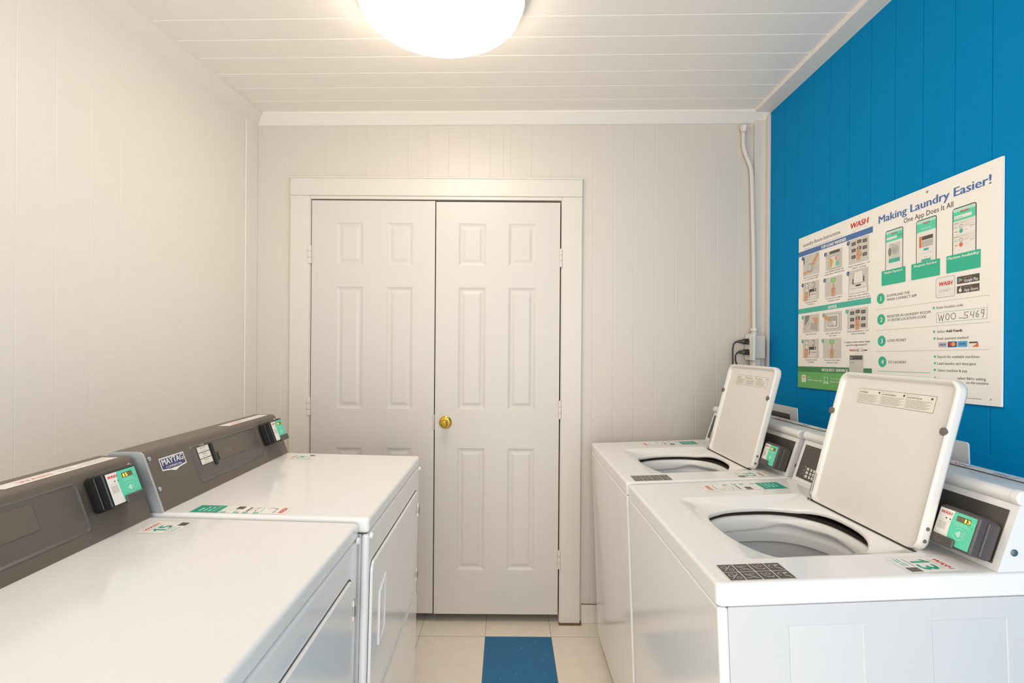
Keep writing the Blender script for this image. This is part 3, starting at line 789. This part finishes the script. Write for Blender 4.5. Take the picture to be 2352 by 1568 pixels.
    s.poly([(bx0 + 3, by0 + 7), (bx0 + 30, by0 + 3.5), (bx1 - 30, by0 + 3.5), (bx1 - 3, by0 + 7), (bx1 - 3, by1 - 3), (bx0 + 3, by1 - 3)], 'navy', 1)
    s.text((bx0 + bx1)/2, by0 + 16, 'MAYTAG', 16, 'white', 2, w=80, bold=0.016, al='c')
    s.text((bx0 + bx1)/2, by0 + 6.5, 'COMMERCIAL', 5.6, 'white', 2, w=60, bold=0.008, al='c')
    s.build('badge', con, label='navy and white maker badge')
    for v, hh in ((0.672, 0.130), (0.672, 0.054), (0.018, 0.130), (0.018, 0.054)):
        q = G(CO, U, V2, N2); q.lathe([(0, 0), (0.0055, 0), (0.0055, 0.002), (0.0035, 0.004), (0.0015, 0.003), (0, 0.003)], (X(v), hh, 0.0), (0, 0, 1), chrome, 14)
        q.build('screw', con)
    s = Sheet((fx(hf) + 0.014, 0.285, H + hf + 0.0100), (0, -1, 0), (1, 0, -0.035), 0.001, eps=0.0006)
    s.rect(0, 2, 262, 38, 'white', 0, 1)
    s.text(38, 12, 'WASH', 16, 'pink', 1, w=70, bold=0.03, shear=0.2)
    s.words(130, 26, 40, 6, 'grey', 1, 3); s.words(130, 16, 46, 4, 'grey', 1, 4); s.words(185, 28, 66, 3, 'grey', 1, 5); s.words(185, 22, 66, 3, 'grey', 1, 6); s.words(185, 15, 60, 3, 'grey', 1, 7)
    s.build('machine_tag', con, label='white strip tag on the console top')
    card_reader(root, CO + V2*0.091 + U*X(0.100) + N2*0.001, lean, True, number, pos)
    number_sticker(root, 0.366, 0.104, 0.076, 0.082, H, number, 2)
    strip_sticker(root, 0.205, 0.6775, 0.052, 0.225, H)
    feet(root, D, W, t)
    return root
dryer(-0.320, 1.882, 1.1, '14', (0, 1), 'farther white dryer with a complete dark console, marked 14, nearer the double door', 0.947, 0.487)
dryer(-0.341, 1.182, 1.3, '15', (0, 1), 'nearest white dryer, marked 15, filling the left foreground', 0.941)

# ================================================================= POSTER on the blue wall
pa = math.radians(1.2)
PW, PH = 907, 642
U = Vector((0, -math.cos(pa), math.sin(pa))); V = Vector((0, 0, 1))
N = U.cross(V).normalized()
PO = Vector((RX - 0.0075, 2.207, 1.830))      # top left corner
g = G(PO - N*0.006, U*0.001, V*0.001, N)
g.loft([[(0, -PH, 0.0), (PW, -PH, 0.0), (PW, 0, 0.0), (0, 0, 0.0)], [(0, -PH, 0.006), (PW, -PH, 0.006), (PW, 0, 0.006), (0, 0, 0.006)]], mat('poster_board', '#faf5ec', 0.38))
poster = g.build('instruction_board', wn=False)
tag(poster, 'white laundry instruction board with green and blue panels fixed to the blue wall', 'sign')
s = Sheet(PO, U, V, 0.001, eps=0.0003); s.sgn = -1
s.text(35, 43, 'Laundry Room Instructions', 15, 'black', 1, w=240)
s.words(36, 55, 250, 2.5, 'grey', 1, 1)
s.text(329, 42, 'WASH', 21, 'red', 1, w=92, bold=0.035, shear=0.18)
s.line([(335, 57), (365, 50), (400, 49), (424, 53)], 0.9, 'mgrey', 1)
s.rect(0.5, 60, 447, 81, 'blue'); s.text(156, 77.5, 'TOP LOAD WASHER', 13, 'white', 1, w=151, bold=0.04)
s.rect(0.5, 305.5, 440, 326.5, 'teal'); s.text(204, 323.5, 'DRYER', 13, 'white', 1, w=52, bold=0.04)
s.rect(0.5, 552, 331, 575, 'dgreen'); s.rect(405, 553, 447, 575, 'dgreen'); s.rect(0.5, 575, 447, 641.5, 'lgreen')
s.rect(331, 505, 405, 578, 'lgrey', 1)
s.text(168, 569, 'REQUEST SERVICE', 11, 'white', 1, w=155, bold=0.04)
s.rect(28, 588, 60, 618, 'white', 1, 3); s.text(31, 600, 'WASH', 6, 'red', 2, w=25, bold=0.02); s.words(32, 609, 22, 3, 'mgrey', 2, 1)
s.words(70, 598, 30, 5, 'faint', 1, 4); s.text(70, 611, 'WASH-Connect App', 7.5, 'white', 1, w=98, bold=0.02)
s.rect(175, 585, 176, 625, 'faint', 1); s.frame(183, 592, 208, 610, 2, 'white', 1); s.rect(179, 613, 213, 617, 'white', 1)
s.words(222, 598, 60, 4, 'faint', 1, 5); s.words(222, 610, 90, 5, 'white', 1, 6)
def cell(x0, y0, x1, y1, no, col, kind, cap, captop=None):
    s.rect(x0, y0, x1, y1, 'lgrey'); s.disc(x0 - 2, y0 + 8, 8, col, 4); s.text(x0 - 2, y0 + 12, str(no), 8, 'white', 5, al='c')
    cx, cy = (x0+x1)/2, (y0+y1)/2
    def hand(hx, hy, sc_=1.0):
        s.poly([(hx-3*sc_, hy), (hx+3*sc_, hy), (hx+5*sc_, hy+18*sc_), (hx+14*sc_, hy+26*sc_), (hx+12*sc_, hy+42*sc_), (hx+8*sc_, hy+58*sc_), (hx-10*sc_, hy+58*sc_), (hx-13*sc_, hy+36*sc_), (hx-11*sc_, hy+22*sc_), (hx-4*sc_, hy+20*sc_)], 'skin', 3)
        s.line([(hx-2*sc_, hy+24*sc_), (hx-6*sc_, hy+36*sc_), (hx+4*sc_, hy+40*sc_)], 1.4*sc_, 'brown', 4)
    if kind == 'buttons':
        for r_ in range(3):
            for c_ in range(3):
                a = x0 + 16 + c_*29; b = y0 + 10 + r_*24 - (3 if c_ == 1 else 0)
                s.rect(a, b, a+22, b+12, 'dbrown', 1); s.rect(a+4, b+5, a+18, b+7, 'mgrey', 2)
        hand(cx + 1, y0 + 24, 0.95)
    elif kind == 'start':
        s.rect(cx - 15, y0 + 6, cx + 14, y0 + 21, 'leaf', 1, 2); s.rect(cx - 9, y0 + 12, cx + 8, y0 + 15, 'faint', 2); hand(cx, y0 + 22, 0.95)
    elif kind == 'pay':
        s.rect(x0+18, y0+4, x0+38, y0+46, 'ink', 1, 3); s.rect(x0+19.5, y0+6, x0+36.5, y0+44, 'cream', 2, 2); s.rect(x0+19, y0+22, x0+37, y0+23.5, 'ink', 3)
        s.poly([(x0+10, y0+78), (x0+12, y0+46), (x0+22, y0+38), (x0+34, y0+42), (x0+37, y0+56), (x0+30, y0+78)], 'skin', 3); s.disc(x0+22, y0+42, 3, 'red', 4)
        s.ring(x0+72, y0+16, 11, 3, 'mgrey', 1, 220, 480); s.rect(x0+46, y0+32, x0+92, y0+74, 'cream', 1, 2); s.rect(x0+46, y0+32, x0+92, y0+44, 'ink', 2); s.rect(x0+46, y0+32, x0+50, y0+64, 'ink', 2)
        s.disc(x0+84, y0+38, 3.5, 'white', 3); s.text(x0+56, y0+58, 'WASH', 7, 'red', 2, w=34, bold=0.02); s.words(x0+56, y0+66, 32, 1.6, 'mgrey', 2)
    elif kind == 'load':
        s.rect(x0+24, y0+2, x0+84, y0+12, 'dbrown', 1); s.frame(x0+18, y0+14, x0+90, y0+76, 1, 'grey', 1); s.rect(x0+27, y0+22, x0+80, y0+70, 'cream', 1)
        s.poly([(x0+28, y0+26), (x0+46, y0+40), (x0+40, y0+60), (x0+30, y0+68)], 'amber', 2); s.poly([(x0+56, y0+26), (x0+76, y0+24), (x0+70, y0+44), (x0+58, y0+40)], 'pink', 2)
        s.poly([(x0+60, y0+48), (x0+78, y0+42), (x0+78, y0+62), (x0+62, y0+66)], 'mint', 2); s.frame(x0+27, y0+22, x0+80, y0+70, 1, 'brown', 3)
    elif kind == 'detergent':
        s.line([(x0+8, y0+38), (x0+60, y0+4)], 1, 'grey', 1); s.line([(x0+10, y0+80), (x0+100, y0+60)], 1, 'grey', 1); s.disc(cx - 6, cy + 12, 20, 'mgrey', 1); s.disc(cx - 10, cy + 12, 14, 'lgrey', 2)
        s.poly([(cx+4, cy-2), (cx+40, y0+2), (cx+52, y0+10), (cx+22, cy+8)], 'skin', 3); s.poly([(x0+2, cy+26), (cx-14, cy+18), (cx-16, cy+28), (x0+2, cy+36)], 'skin', 3); s.rect(x0+4, y0+8, x0+10, y0+34, 'ink', 2)
    elif kind == 'open':
        s.poly([(x0+10, y1-34), (x1-12, y1-34), (x1-4, y1-18), (x0+2, y1-18)], 'cream', 1); s.rect(x0+2, y1-18, x1-4, y1-2, 'white', 1); s.frame(x0+2, y1-19, x1-4, y1-1, 1, 'grey', 2)
        s.poly([(x0+32, y0+8), (x1-30, y0+6), (x1-26, y1-38), (x0+28, y1-38)], 'white', 2); s.line([(x0+32, y0+8), (x1-30, y0+6), (x1-26, y1-38), (x0+28, y1-38), (x0+32, y0+8)], 1, 'grey', 3)
        s.disc(cx, y1-29, 16, 'ink', 2, 3.4); s.rect(x0+22, y0+32, x0+28, y0+52, 'dbrown', 2); s.rect(x1-26, y0+28, x1-20, y0+48, 'dbrown', 2)
    elif kind == 'lint':
        s.poly([(x0+14, y0+2), (x0+48, y0+2), (x0+40, y0+22), (x0+12, y0+46)], 'grey', 1); s.line([(x0+6, y0+60), (x0+48, y0+30)], 1.4, 'ink', 2)
        s.poly([(x0+56, y0+34), (x0+102, y0+40), (x0+100, y0+70), (x0+50, y0+60)], 'mgrey', 1); s.poly([(x0+68, y0+12), (x0+104, y0+16), (x0+104, y0+36), (x0+84, y0+44)], 'skin', 2)
    elif kind == 'dryload':
        for q, cc_, ll in ((0, 'grey', 1), (1.6, 'white', 2), (9, 'grey', 3), (10.6, 'mgrey', 4)): s.rect(x0+14+q, y0+8+q*0.8, x0+92-q, y0+64-q*0.8, cc_, ll, 7)
        s.poly([(x0+28, y0+36), (x0+48, y0+34), (x0+58, y0+52), (x0+30, y0+54)], 'lgrey', 6); s.poly([(x0+50, y0+34), (x0+76, y0+36), (x0+74, y0+54), (x0+60, y0+52)], 'cream', 6)
        s.poly([(x0-4, y0+8), (x0+14, y0+8), (x0+40, y0+24), (x0+28, y0+32), (x0+8, y0+26)], 'skin', 7)
    for i, ln in enumerate(cap):
        s.text(cx + 2, y1 + 9.5 + i*9.2, ln, 6.0, 'ink', 1, al='c', w=min(len(ln)*4.5, 118))
cell(34, 84, 146, 170, 1, 'dblue', 'detergent', ['Add 1/4 cup of detergent', 'or 1 pod inside washer'])
cell(188, 98, 287, 171, 2, 'dblue', 'load', ['Load clothes loosely and', 'evenly below MAX fill level'])
cell(323, 84, 428, 173, 3, 'dblue', 'buttons', ['Select temperature / soil', '/ fabric settings'])
cell(34, 198, 145, 276, 4, 'dblue', 'pay', ['Use payment method', 'on machine'])
cell(184, 200, 288, 276, 5, 'dblue', 'start', ['To start, press fabric', 'setting or start'])
cell(323, 196, 427, 283, 6, 'dblue', 'open', ['After use, clean machine', 'and keep fresh with door open'])
cell(36, 336, 148, 410, 1, 'teal', 'lint', ['Clean lint screen'])
cell(179, 338, 287, 413, 2, 'teal', 'dryload', ['Load 1 wash load and', 'close door'])
cell(318, 336, 426, 412, 3, 'teal', 'buttons', ['Select temperature / soil', '/ fabric settings'])
cell(36, 438, 147, 517, 4, 'teal', 'pay', ['Use payment method', 'on machine'])
cell(175, 440, 285, 518, 5, 'teal', 'start', ['To start, press fabric', 'setting or start'])
s.text(368, 461, 'To submit a service request, simply', 6.4, 'black', 1, w=136, al='c', bold=0.01); s.text(368, 472, 'report the 6-digit machine ID.', 6.4, 'black', 1, w=112, al='c', bold=0.01)
s.text(330, 492, 'WASH', 8, 'red', 1, w=32, bold=0.03, shear=0.15); s.text(366, 493, 'ABC 123', 9, 'black', 1, w=38); s.rect(407, 487, 424, 491, 'ink', 1)
s.frame(362, 481, 407, 499, 0.8, 'pink', 0); s.rect(334, 508, 400, 523, 'dbrown', 2); s.rect(338, 514, 346, 518, 'lgrey', 3); s.words(334, 534, 26, 3, 'ink', 2, 9)
# right half
s.text(474, 59.5, 'Making Laundry Easier!', 26, 'blue', 1, w=402, bold=0.022)
s.text(584, 87, 'One App Does It All', 16.5, 'black', 1, w=180)
for i, (a, b) in enumerate(((506, 582), (634, 709), (762, 836))):
    s.rect(a, 94, b, 232, 'ink', 0, 7); s.rect(a+2.6, 97, b-2.6, 232, 'white', 1, 5)
    s.rect(a+2.6, 100, b-2.6, 132, 'mint', 2); s.rect(a+2.6, 97, b-2.6, 106, 'faint', 3, 3)
    s.text((a+b)/2, 111, 'WASH', 7, 'red', 4, w=26, al='c', bold=0.02, shear=0.1)
    if i == 0:
        s.rect(a+6, 118, a+50, 125, 'white', 3); s.rect(a+54, 115, b-6, 122, 'teal', 3); s.rect(a+16, 140, b-12, 190, 'lgrey', 2); s.ring(a+42, 164, 15, 3, 'faint', 3); s.disc(a+42, 164, 11, 'mgrey', 3)
        s.disc(a+20, 166, 7, 'grey', 4, 14); s.rect(a+16, 190, b-12, 203, 'teal', 3); s.words(a+22, 145, 14, 2, 'ink', 3)
    if i == 1:
        s.words(a+20, 124, 34, 3, 'white', 3); s.rect(a+12, 146, b-12, 180, 'lgrey', 2); s.rect(a+12, 146, a+20, 180, 'orange', 3); s.rect(a+22, 147, b-13, 158, 'dbrown', 3)
        for k in range(4): s.words(a+22, 164 + k*4.5, 40, 2.4, 'ink' if k % 2 else 'grey', 3, k)
        s.rect(a+28, 184, b-28, 191, 'teal', 2, 2); s.words(a+14, 199, 48, 1.8, 'mgrey', 2); s.words(a+30, 211, 14, 2.6, 'red', 2); s.rect(a+20, 216, b-20, 224, 'teal', 2, 2)
    if i == 2:
        s.rect(a+6, 117, b-14, 126, 'white', 3); s.words(a+9, 123, 24, 2.4, 'grey', 4)
        for k in range(2):
            yy = 137 + k*38; s.rect(a+2.6, yy-4, b-2.6, yy+16, 'cream', 2); s.words(a+6, yy+2, 16, 2.4, 'ink', 3, k); s.words(a+26, yy+2, 20, 2.4, 'mgrey', 3, k)
            s.ring(a+28, yy+12, 5, 1.2, 'mgrey', 3); s.disc(a+28, yy+25, 6, ('teal', 'orange')[k], 3); s.words(a+8, yy+13, 8, 3, 'mint', 3, k); s.words(a+8, yy+26, 9, 4, 'orange', 3, k)
            s.words(a+40, yy+12, 12, 1.8, 'mgrey', 3); s.words(a+40, yy+25, 10, 1.8, 'orange', 3); s.words(a+56, yy+18, 14, 2, ('ink', 'orange')[k], 3)
for (a, b), ttl, ww in (((490.5, 593), 'Mobile Payment', 78), ((616.5, 721.5), 'Request Service', 82), ((743.5, 849), 'Machine Availability', 96)):
    s.rect(a, 224.5, b, 274, 'green', 5, 2.5); s.text((a+b)/2, 236, ttl, 7.5, 'white', 6, al='c', w=ww, bold=0.03)
    for k in range(3): s.words(a + 9 + k*2, 245.5 + k*9.5, b-a-20-k*6, 4.2, 'teal', 6, k + int(a))
s.rect(707, 281, 771.5, 341.5, 'mgrey', 0, 7); s.rect(708.6, 282.4, 770, 340, 'white', 1, 6); s.text(739, 307, 'WASH', 12, 'red', 2, w=44, al='c', bold=0.035, shear=0.15); s.text(739, 325, 'CONNECT', 7.6, 'mgrey', 2, w=42, al='c')
for yy, ttl in ((289, 'Google Play'), (315.5, 'App Store')):
    s.rect(778, yy, 846, yy + 20.5, 'dbrown', 1, 1); s.text(800, yy + 17, ttl, 8.6, 'white', 2, w=42, bold=0.012); s.words(799, yy + 5.5, 26, 1.8, 'mgrey', 2)
s.poly([(783, 292.5), (783, 306.5), (790, 299.5)], 'sky', 2); s.poly([(783, 292.5), (790, 299.5), (792, 297)], 'leaf', 3); s.poly([(790, 299.5), (792.5, 297), (796, 299.5), (792.5, 302)], 'amber', 3); s.poly([(783, 306.5), (790, 299.5), (792.5, 302)], 'red', 3)
s.disc(788.5, 327.5, 4.6, 'white', 2, 5.2); s.poly([(788, 321), (789, 317.5), (791.5, 317), (790.5, 320.5)], 'white', 2); s.disc(794, 325.5, 2.0, 'dbrown', 3)
for (x, y), no in (((486.3, 315.5), 1), ((489.2, 386.6), 2), ((492.1, 459.2), 3), ((495.7, 529.2), 4)):
    s.disc(x, y, 18, 'green', 1, n=32); s.text(x, y + 8, str(no), 16, 'white', 2, al='c', bold=0.03)
s.text(513.5, 314, 'DOWNLOAD THE', 8.8, 'ink', 1, w=96); s.text(513.5, 327, 'WASH-CONNECT APP', 8.8, 'ink', 1, w=124)
s.text(516.4, 383, 'REGISTER IN LAUNDRY ROOM', 8.8, 'ink', 1, w=172); s.text(516.4, 395.5, 'OR', 8.8, 'teal', 1, w=14); s.text(536, 395.5, 'ENTER LOCATION CODE', 8.8, 'ink', 1, w=137)
s.text(520, 463, 'LOAD MONEY', 8.8, 'ink', 1, w=77); s.text(523, 534, 'DO LAUNDRY', 8.8, 'ink', 1, w=76)
for yy in (351.5, 422.5, 494.5):
    x = 466
    while x < 876: s.rect(x, yy - 0.6, x + 2.6, yy + 0.6, 'grey', 1); x += 5.2
s.rect(474, 560.5, 690, 561.8, 'teal', 1)
for x, y in ((700.8, 368.7), (702.4, 439), (703.8, 459.5), (705.9, 512.7), (706, 532.1), (706.1, 552), (706.3, 575.4)): s.rect(x - 3, y - 3.6, x + 3, y + 3, 'teal', 1)
s.text(711, 372.5, 'Enter location code', 7.8, 'ink', 1, w=86); s.text(713, 443, 'Select', 7.8, 'ink', 1, w=27); s.text(743, 443, 'Add Funds', 7.8, 'black', 1, w=52, bold=0.03)
s.text(713, 463.5, 'Enter payment method', 7.8, 'ink', 1, w=101); s.text(714, 516.5, 'Search for available machines', 7.8, 'ink', 1, w=133)
s.text(715, 536, 'Load laundry and detergent', 7.8, 'ink', 1, w=123); s.text(715.5, 556, 'Select machine & pay', 7.8, 'ink', 1, w=96)
s.text(866, 576.5, 'select fabric setting', 7.8, 'ink', 1, w=84, al='r'); s.text(873, 587.5, 'on the machine', 7.8, 'ink', 1, w=64, al='r')
s.frame(710, 383, 869, 413, 0.8, 'teal', 1)
hw = [[(717, 387), (721, 408), (727, 393), (731, 409), (736, 389)], [(815, 390), (803, 390), (802, 398), (811, 399), (812, 405), (801, 407)],
      [(822, 389), (820, 399), (830, 400)], [(831, 388), (828, 408)], [(844, 388), (837, 397), (837, 405), (843, 406), (844, 399), (838, 398)], [(859, 398), (852, 397), (853, 388), (860, 388), (859, 398), (856, 409)], [(785, 404), (801, 406)]]
for st in hw: s.line(st, 1.3, 'dbrown', 2)
s.ring(748, 398, 6, 1.3, 'dbrown', 2, ry=9); s.ring(767, 398, 7.5, 1.3, 'dbrown', 2, ry=8.5)
s.disc(731, 417, 1.4, 'lgrey', 2)
s.rect(717, 470, 745.5, 486, 'lgrey', 1, 1.5); s.text(731, 482, 'VISA', 8, 'dblue', 2, w=23, al='c', bold=0.03, shear=0.15)
s.rect(749.3, 469.8, 778.7, 486, 'dblue', 1, 1.5); s.disc(759.5, 477.6, 6.2, 'red', 2); s.disc(768, 477.6, 6.2, 'amber', 3)
s.rect(781.5, 469.6, 811, 486, 'sky', 1, 1.5); s.rect(786, 475, 806, 480, 'blue', 2)
s.rect(814.8, 470.2, 844.4, 486.6, 'white', 1, 1.5); s.poly([(826, 486.6), (844.4, 475), (844.4, 486.6)], 'orange', 2); s.rect(817, 472.5, 842, 476.5, 'ink', 2)
s.words(812, 627, 42, 2.2, 'ink', 1, 3)
s.disc(674, 15.8, 4.6, 'mgrey', 1); s.disc(674, 15.4, 2.4, 'grey', 2); s.disc(880.3, 625.6, 2.6, 'mgrey', 1); s.disc(879.6, 21.9, 1.2, 'mgrey', 1)
s.build('printed_face', poster)

# ================================================================= CONDUIT AND OUTLET
cd = tag(empty('electrical_conduit', (1.19, BY - 0.02, 1.44)), 'thin white painted conduit pipe running down the right corner of the back wall', 'pipe')
def rel(pts, o): return [(x - o[0], y - o[1], z - o[2]) for x, y, z in pts]
co = (1.19, BY - 0.02, 1.44)
g = G()
pts = [(1.152, BY-0.016, 2.435), (1.152, BY-0.016, 2.36), (1.155, BY-0.017, 2.33), (1.166, BY-0.018, 2.295), (1.182, BY-0.02, 2.255), (1.190, BY-0.021, 2.225), (1.193, BY-0.021, 2.17), (1.200, BY-0.030, 1.80), (1.204, BY-0.032, 1.435)]
g.tube(rel(pts, co), 0.0105, trim_white, 14)
g.build('pipe', cd)
g = G(); g.lathe([(0, 0), (0.021, 0), (0.021, 0.012), (0.016, 0.020), (0.016, 0.030), (0, 0.030)], rel([(1.152, BY-0.0225, 2.440)], co)[0], (0, 0, -1), trim_white, 8)
g.build('top_fitting', cd)
g = G(); c0 = rel([(1.204, BY-0.032, 1.452)], co)[0]
g.lathe([(0, 0), (0.019, 0), (0.019, 0.013), (0.013, 0.015), (0.013, 0.020), (0.017, 0.022), (0.017, 0.0345), (0, 0.0345)], c0, (0, 0, -1), trim_white, 8)
g.build('bottom_fitting', cd)
ob = tag(empty('outlet_box', (1.205, 2.45, 1.36)), 'white painted surface outlet box in the corner above the far washer', 'outlet')
oo = (1.205, 2.45, 1.36)
g = G(tuple(-q for q in oo))
g.rbox(1.178, 1.236, 2.425, 2.483, 1.305, 1.416, trim_white, 0.006, 4)
g.build('box', ob)
g = G(tuple(-q for q in oo)); g.rbox(1.168, 1.178, 2.405, 2.492, 1.298, 1.424, plastic_white, 0.002)
g.build('cover_plate', ob)
g = G(tuple(-q for q in oo))
for z in (1.336, 1.387): g.lathe([(0, 0), (0.018, 0), (0.018, 0.004), (0, 0.004)], (1.168, 2.45, z), (-1, 0, 0), mat('almond_plastic', '#d8cfa8', 0.4), 20)
g.build('receptacle', ob)
g = G(tuple(-q for q in oo))
g.rbox(1.180, 1.222, 2.432, 2.474, 1.258, 1.3055, trim_white, 0.010, 4)
g.build('bottom_conduit_body', ob)
def plug(z, lab, end, yy):
    o = empty('power_plug', (1.150, yy, z)); tag(o, lab, 'plug', 'black plugs in the corner outlet')
    g = G(); g.loft([[(x, y, zz) for y, zz in rr(-h, h, -h*1.05, h*1.05, h*0.4, 4)] for x, h in ((0.013, 0.012), (0.010, 0.0135), (-0.008, 0.0125), (-0.012, 0.009), (-0.030, 0.007), (-0.036, 0.004))], black_plastic)
    g.build('plug_body', o)
    g = G(); dz = end*2; sp = 0.004 if end == 0 else -0.004
    g.tube([(-0.033, 0, 0), (-0.044 - sp, 0, -0.004), (-0.052 - sp, 0, -0.016), (-0.054 - sp, sp, -0.040), (-0.053 - sp + dz*0.3, sp, 1.27 - z), (-0.04 + dz, sp, 1.10 - z), (-0.02 + dz, sp*2, 0.9 - z), (0.0 + dz, sp*2, 0.25 - z)], 0.0038, black_plastic, 10)
    g.build('power_cord', o)
plug(1.387, 'upper black plug and cord in the corner outlet box', 0.000, 2.452)
plug(1.336, 'lower black plug and cord in the corner outlet box', 0.014, 2.448)
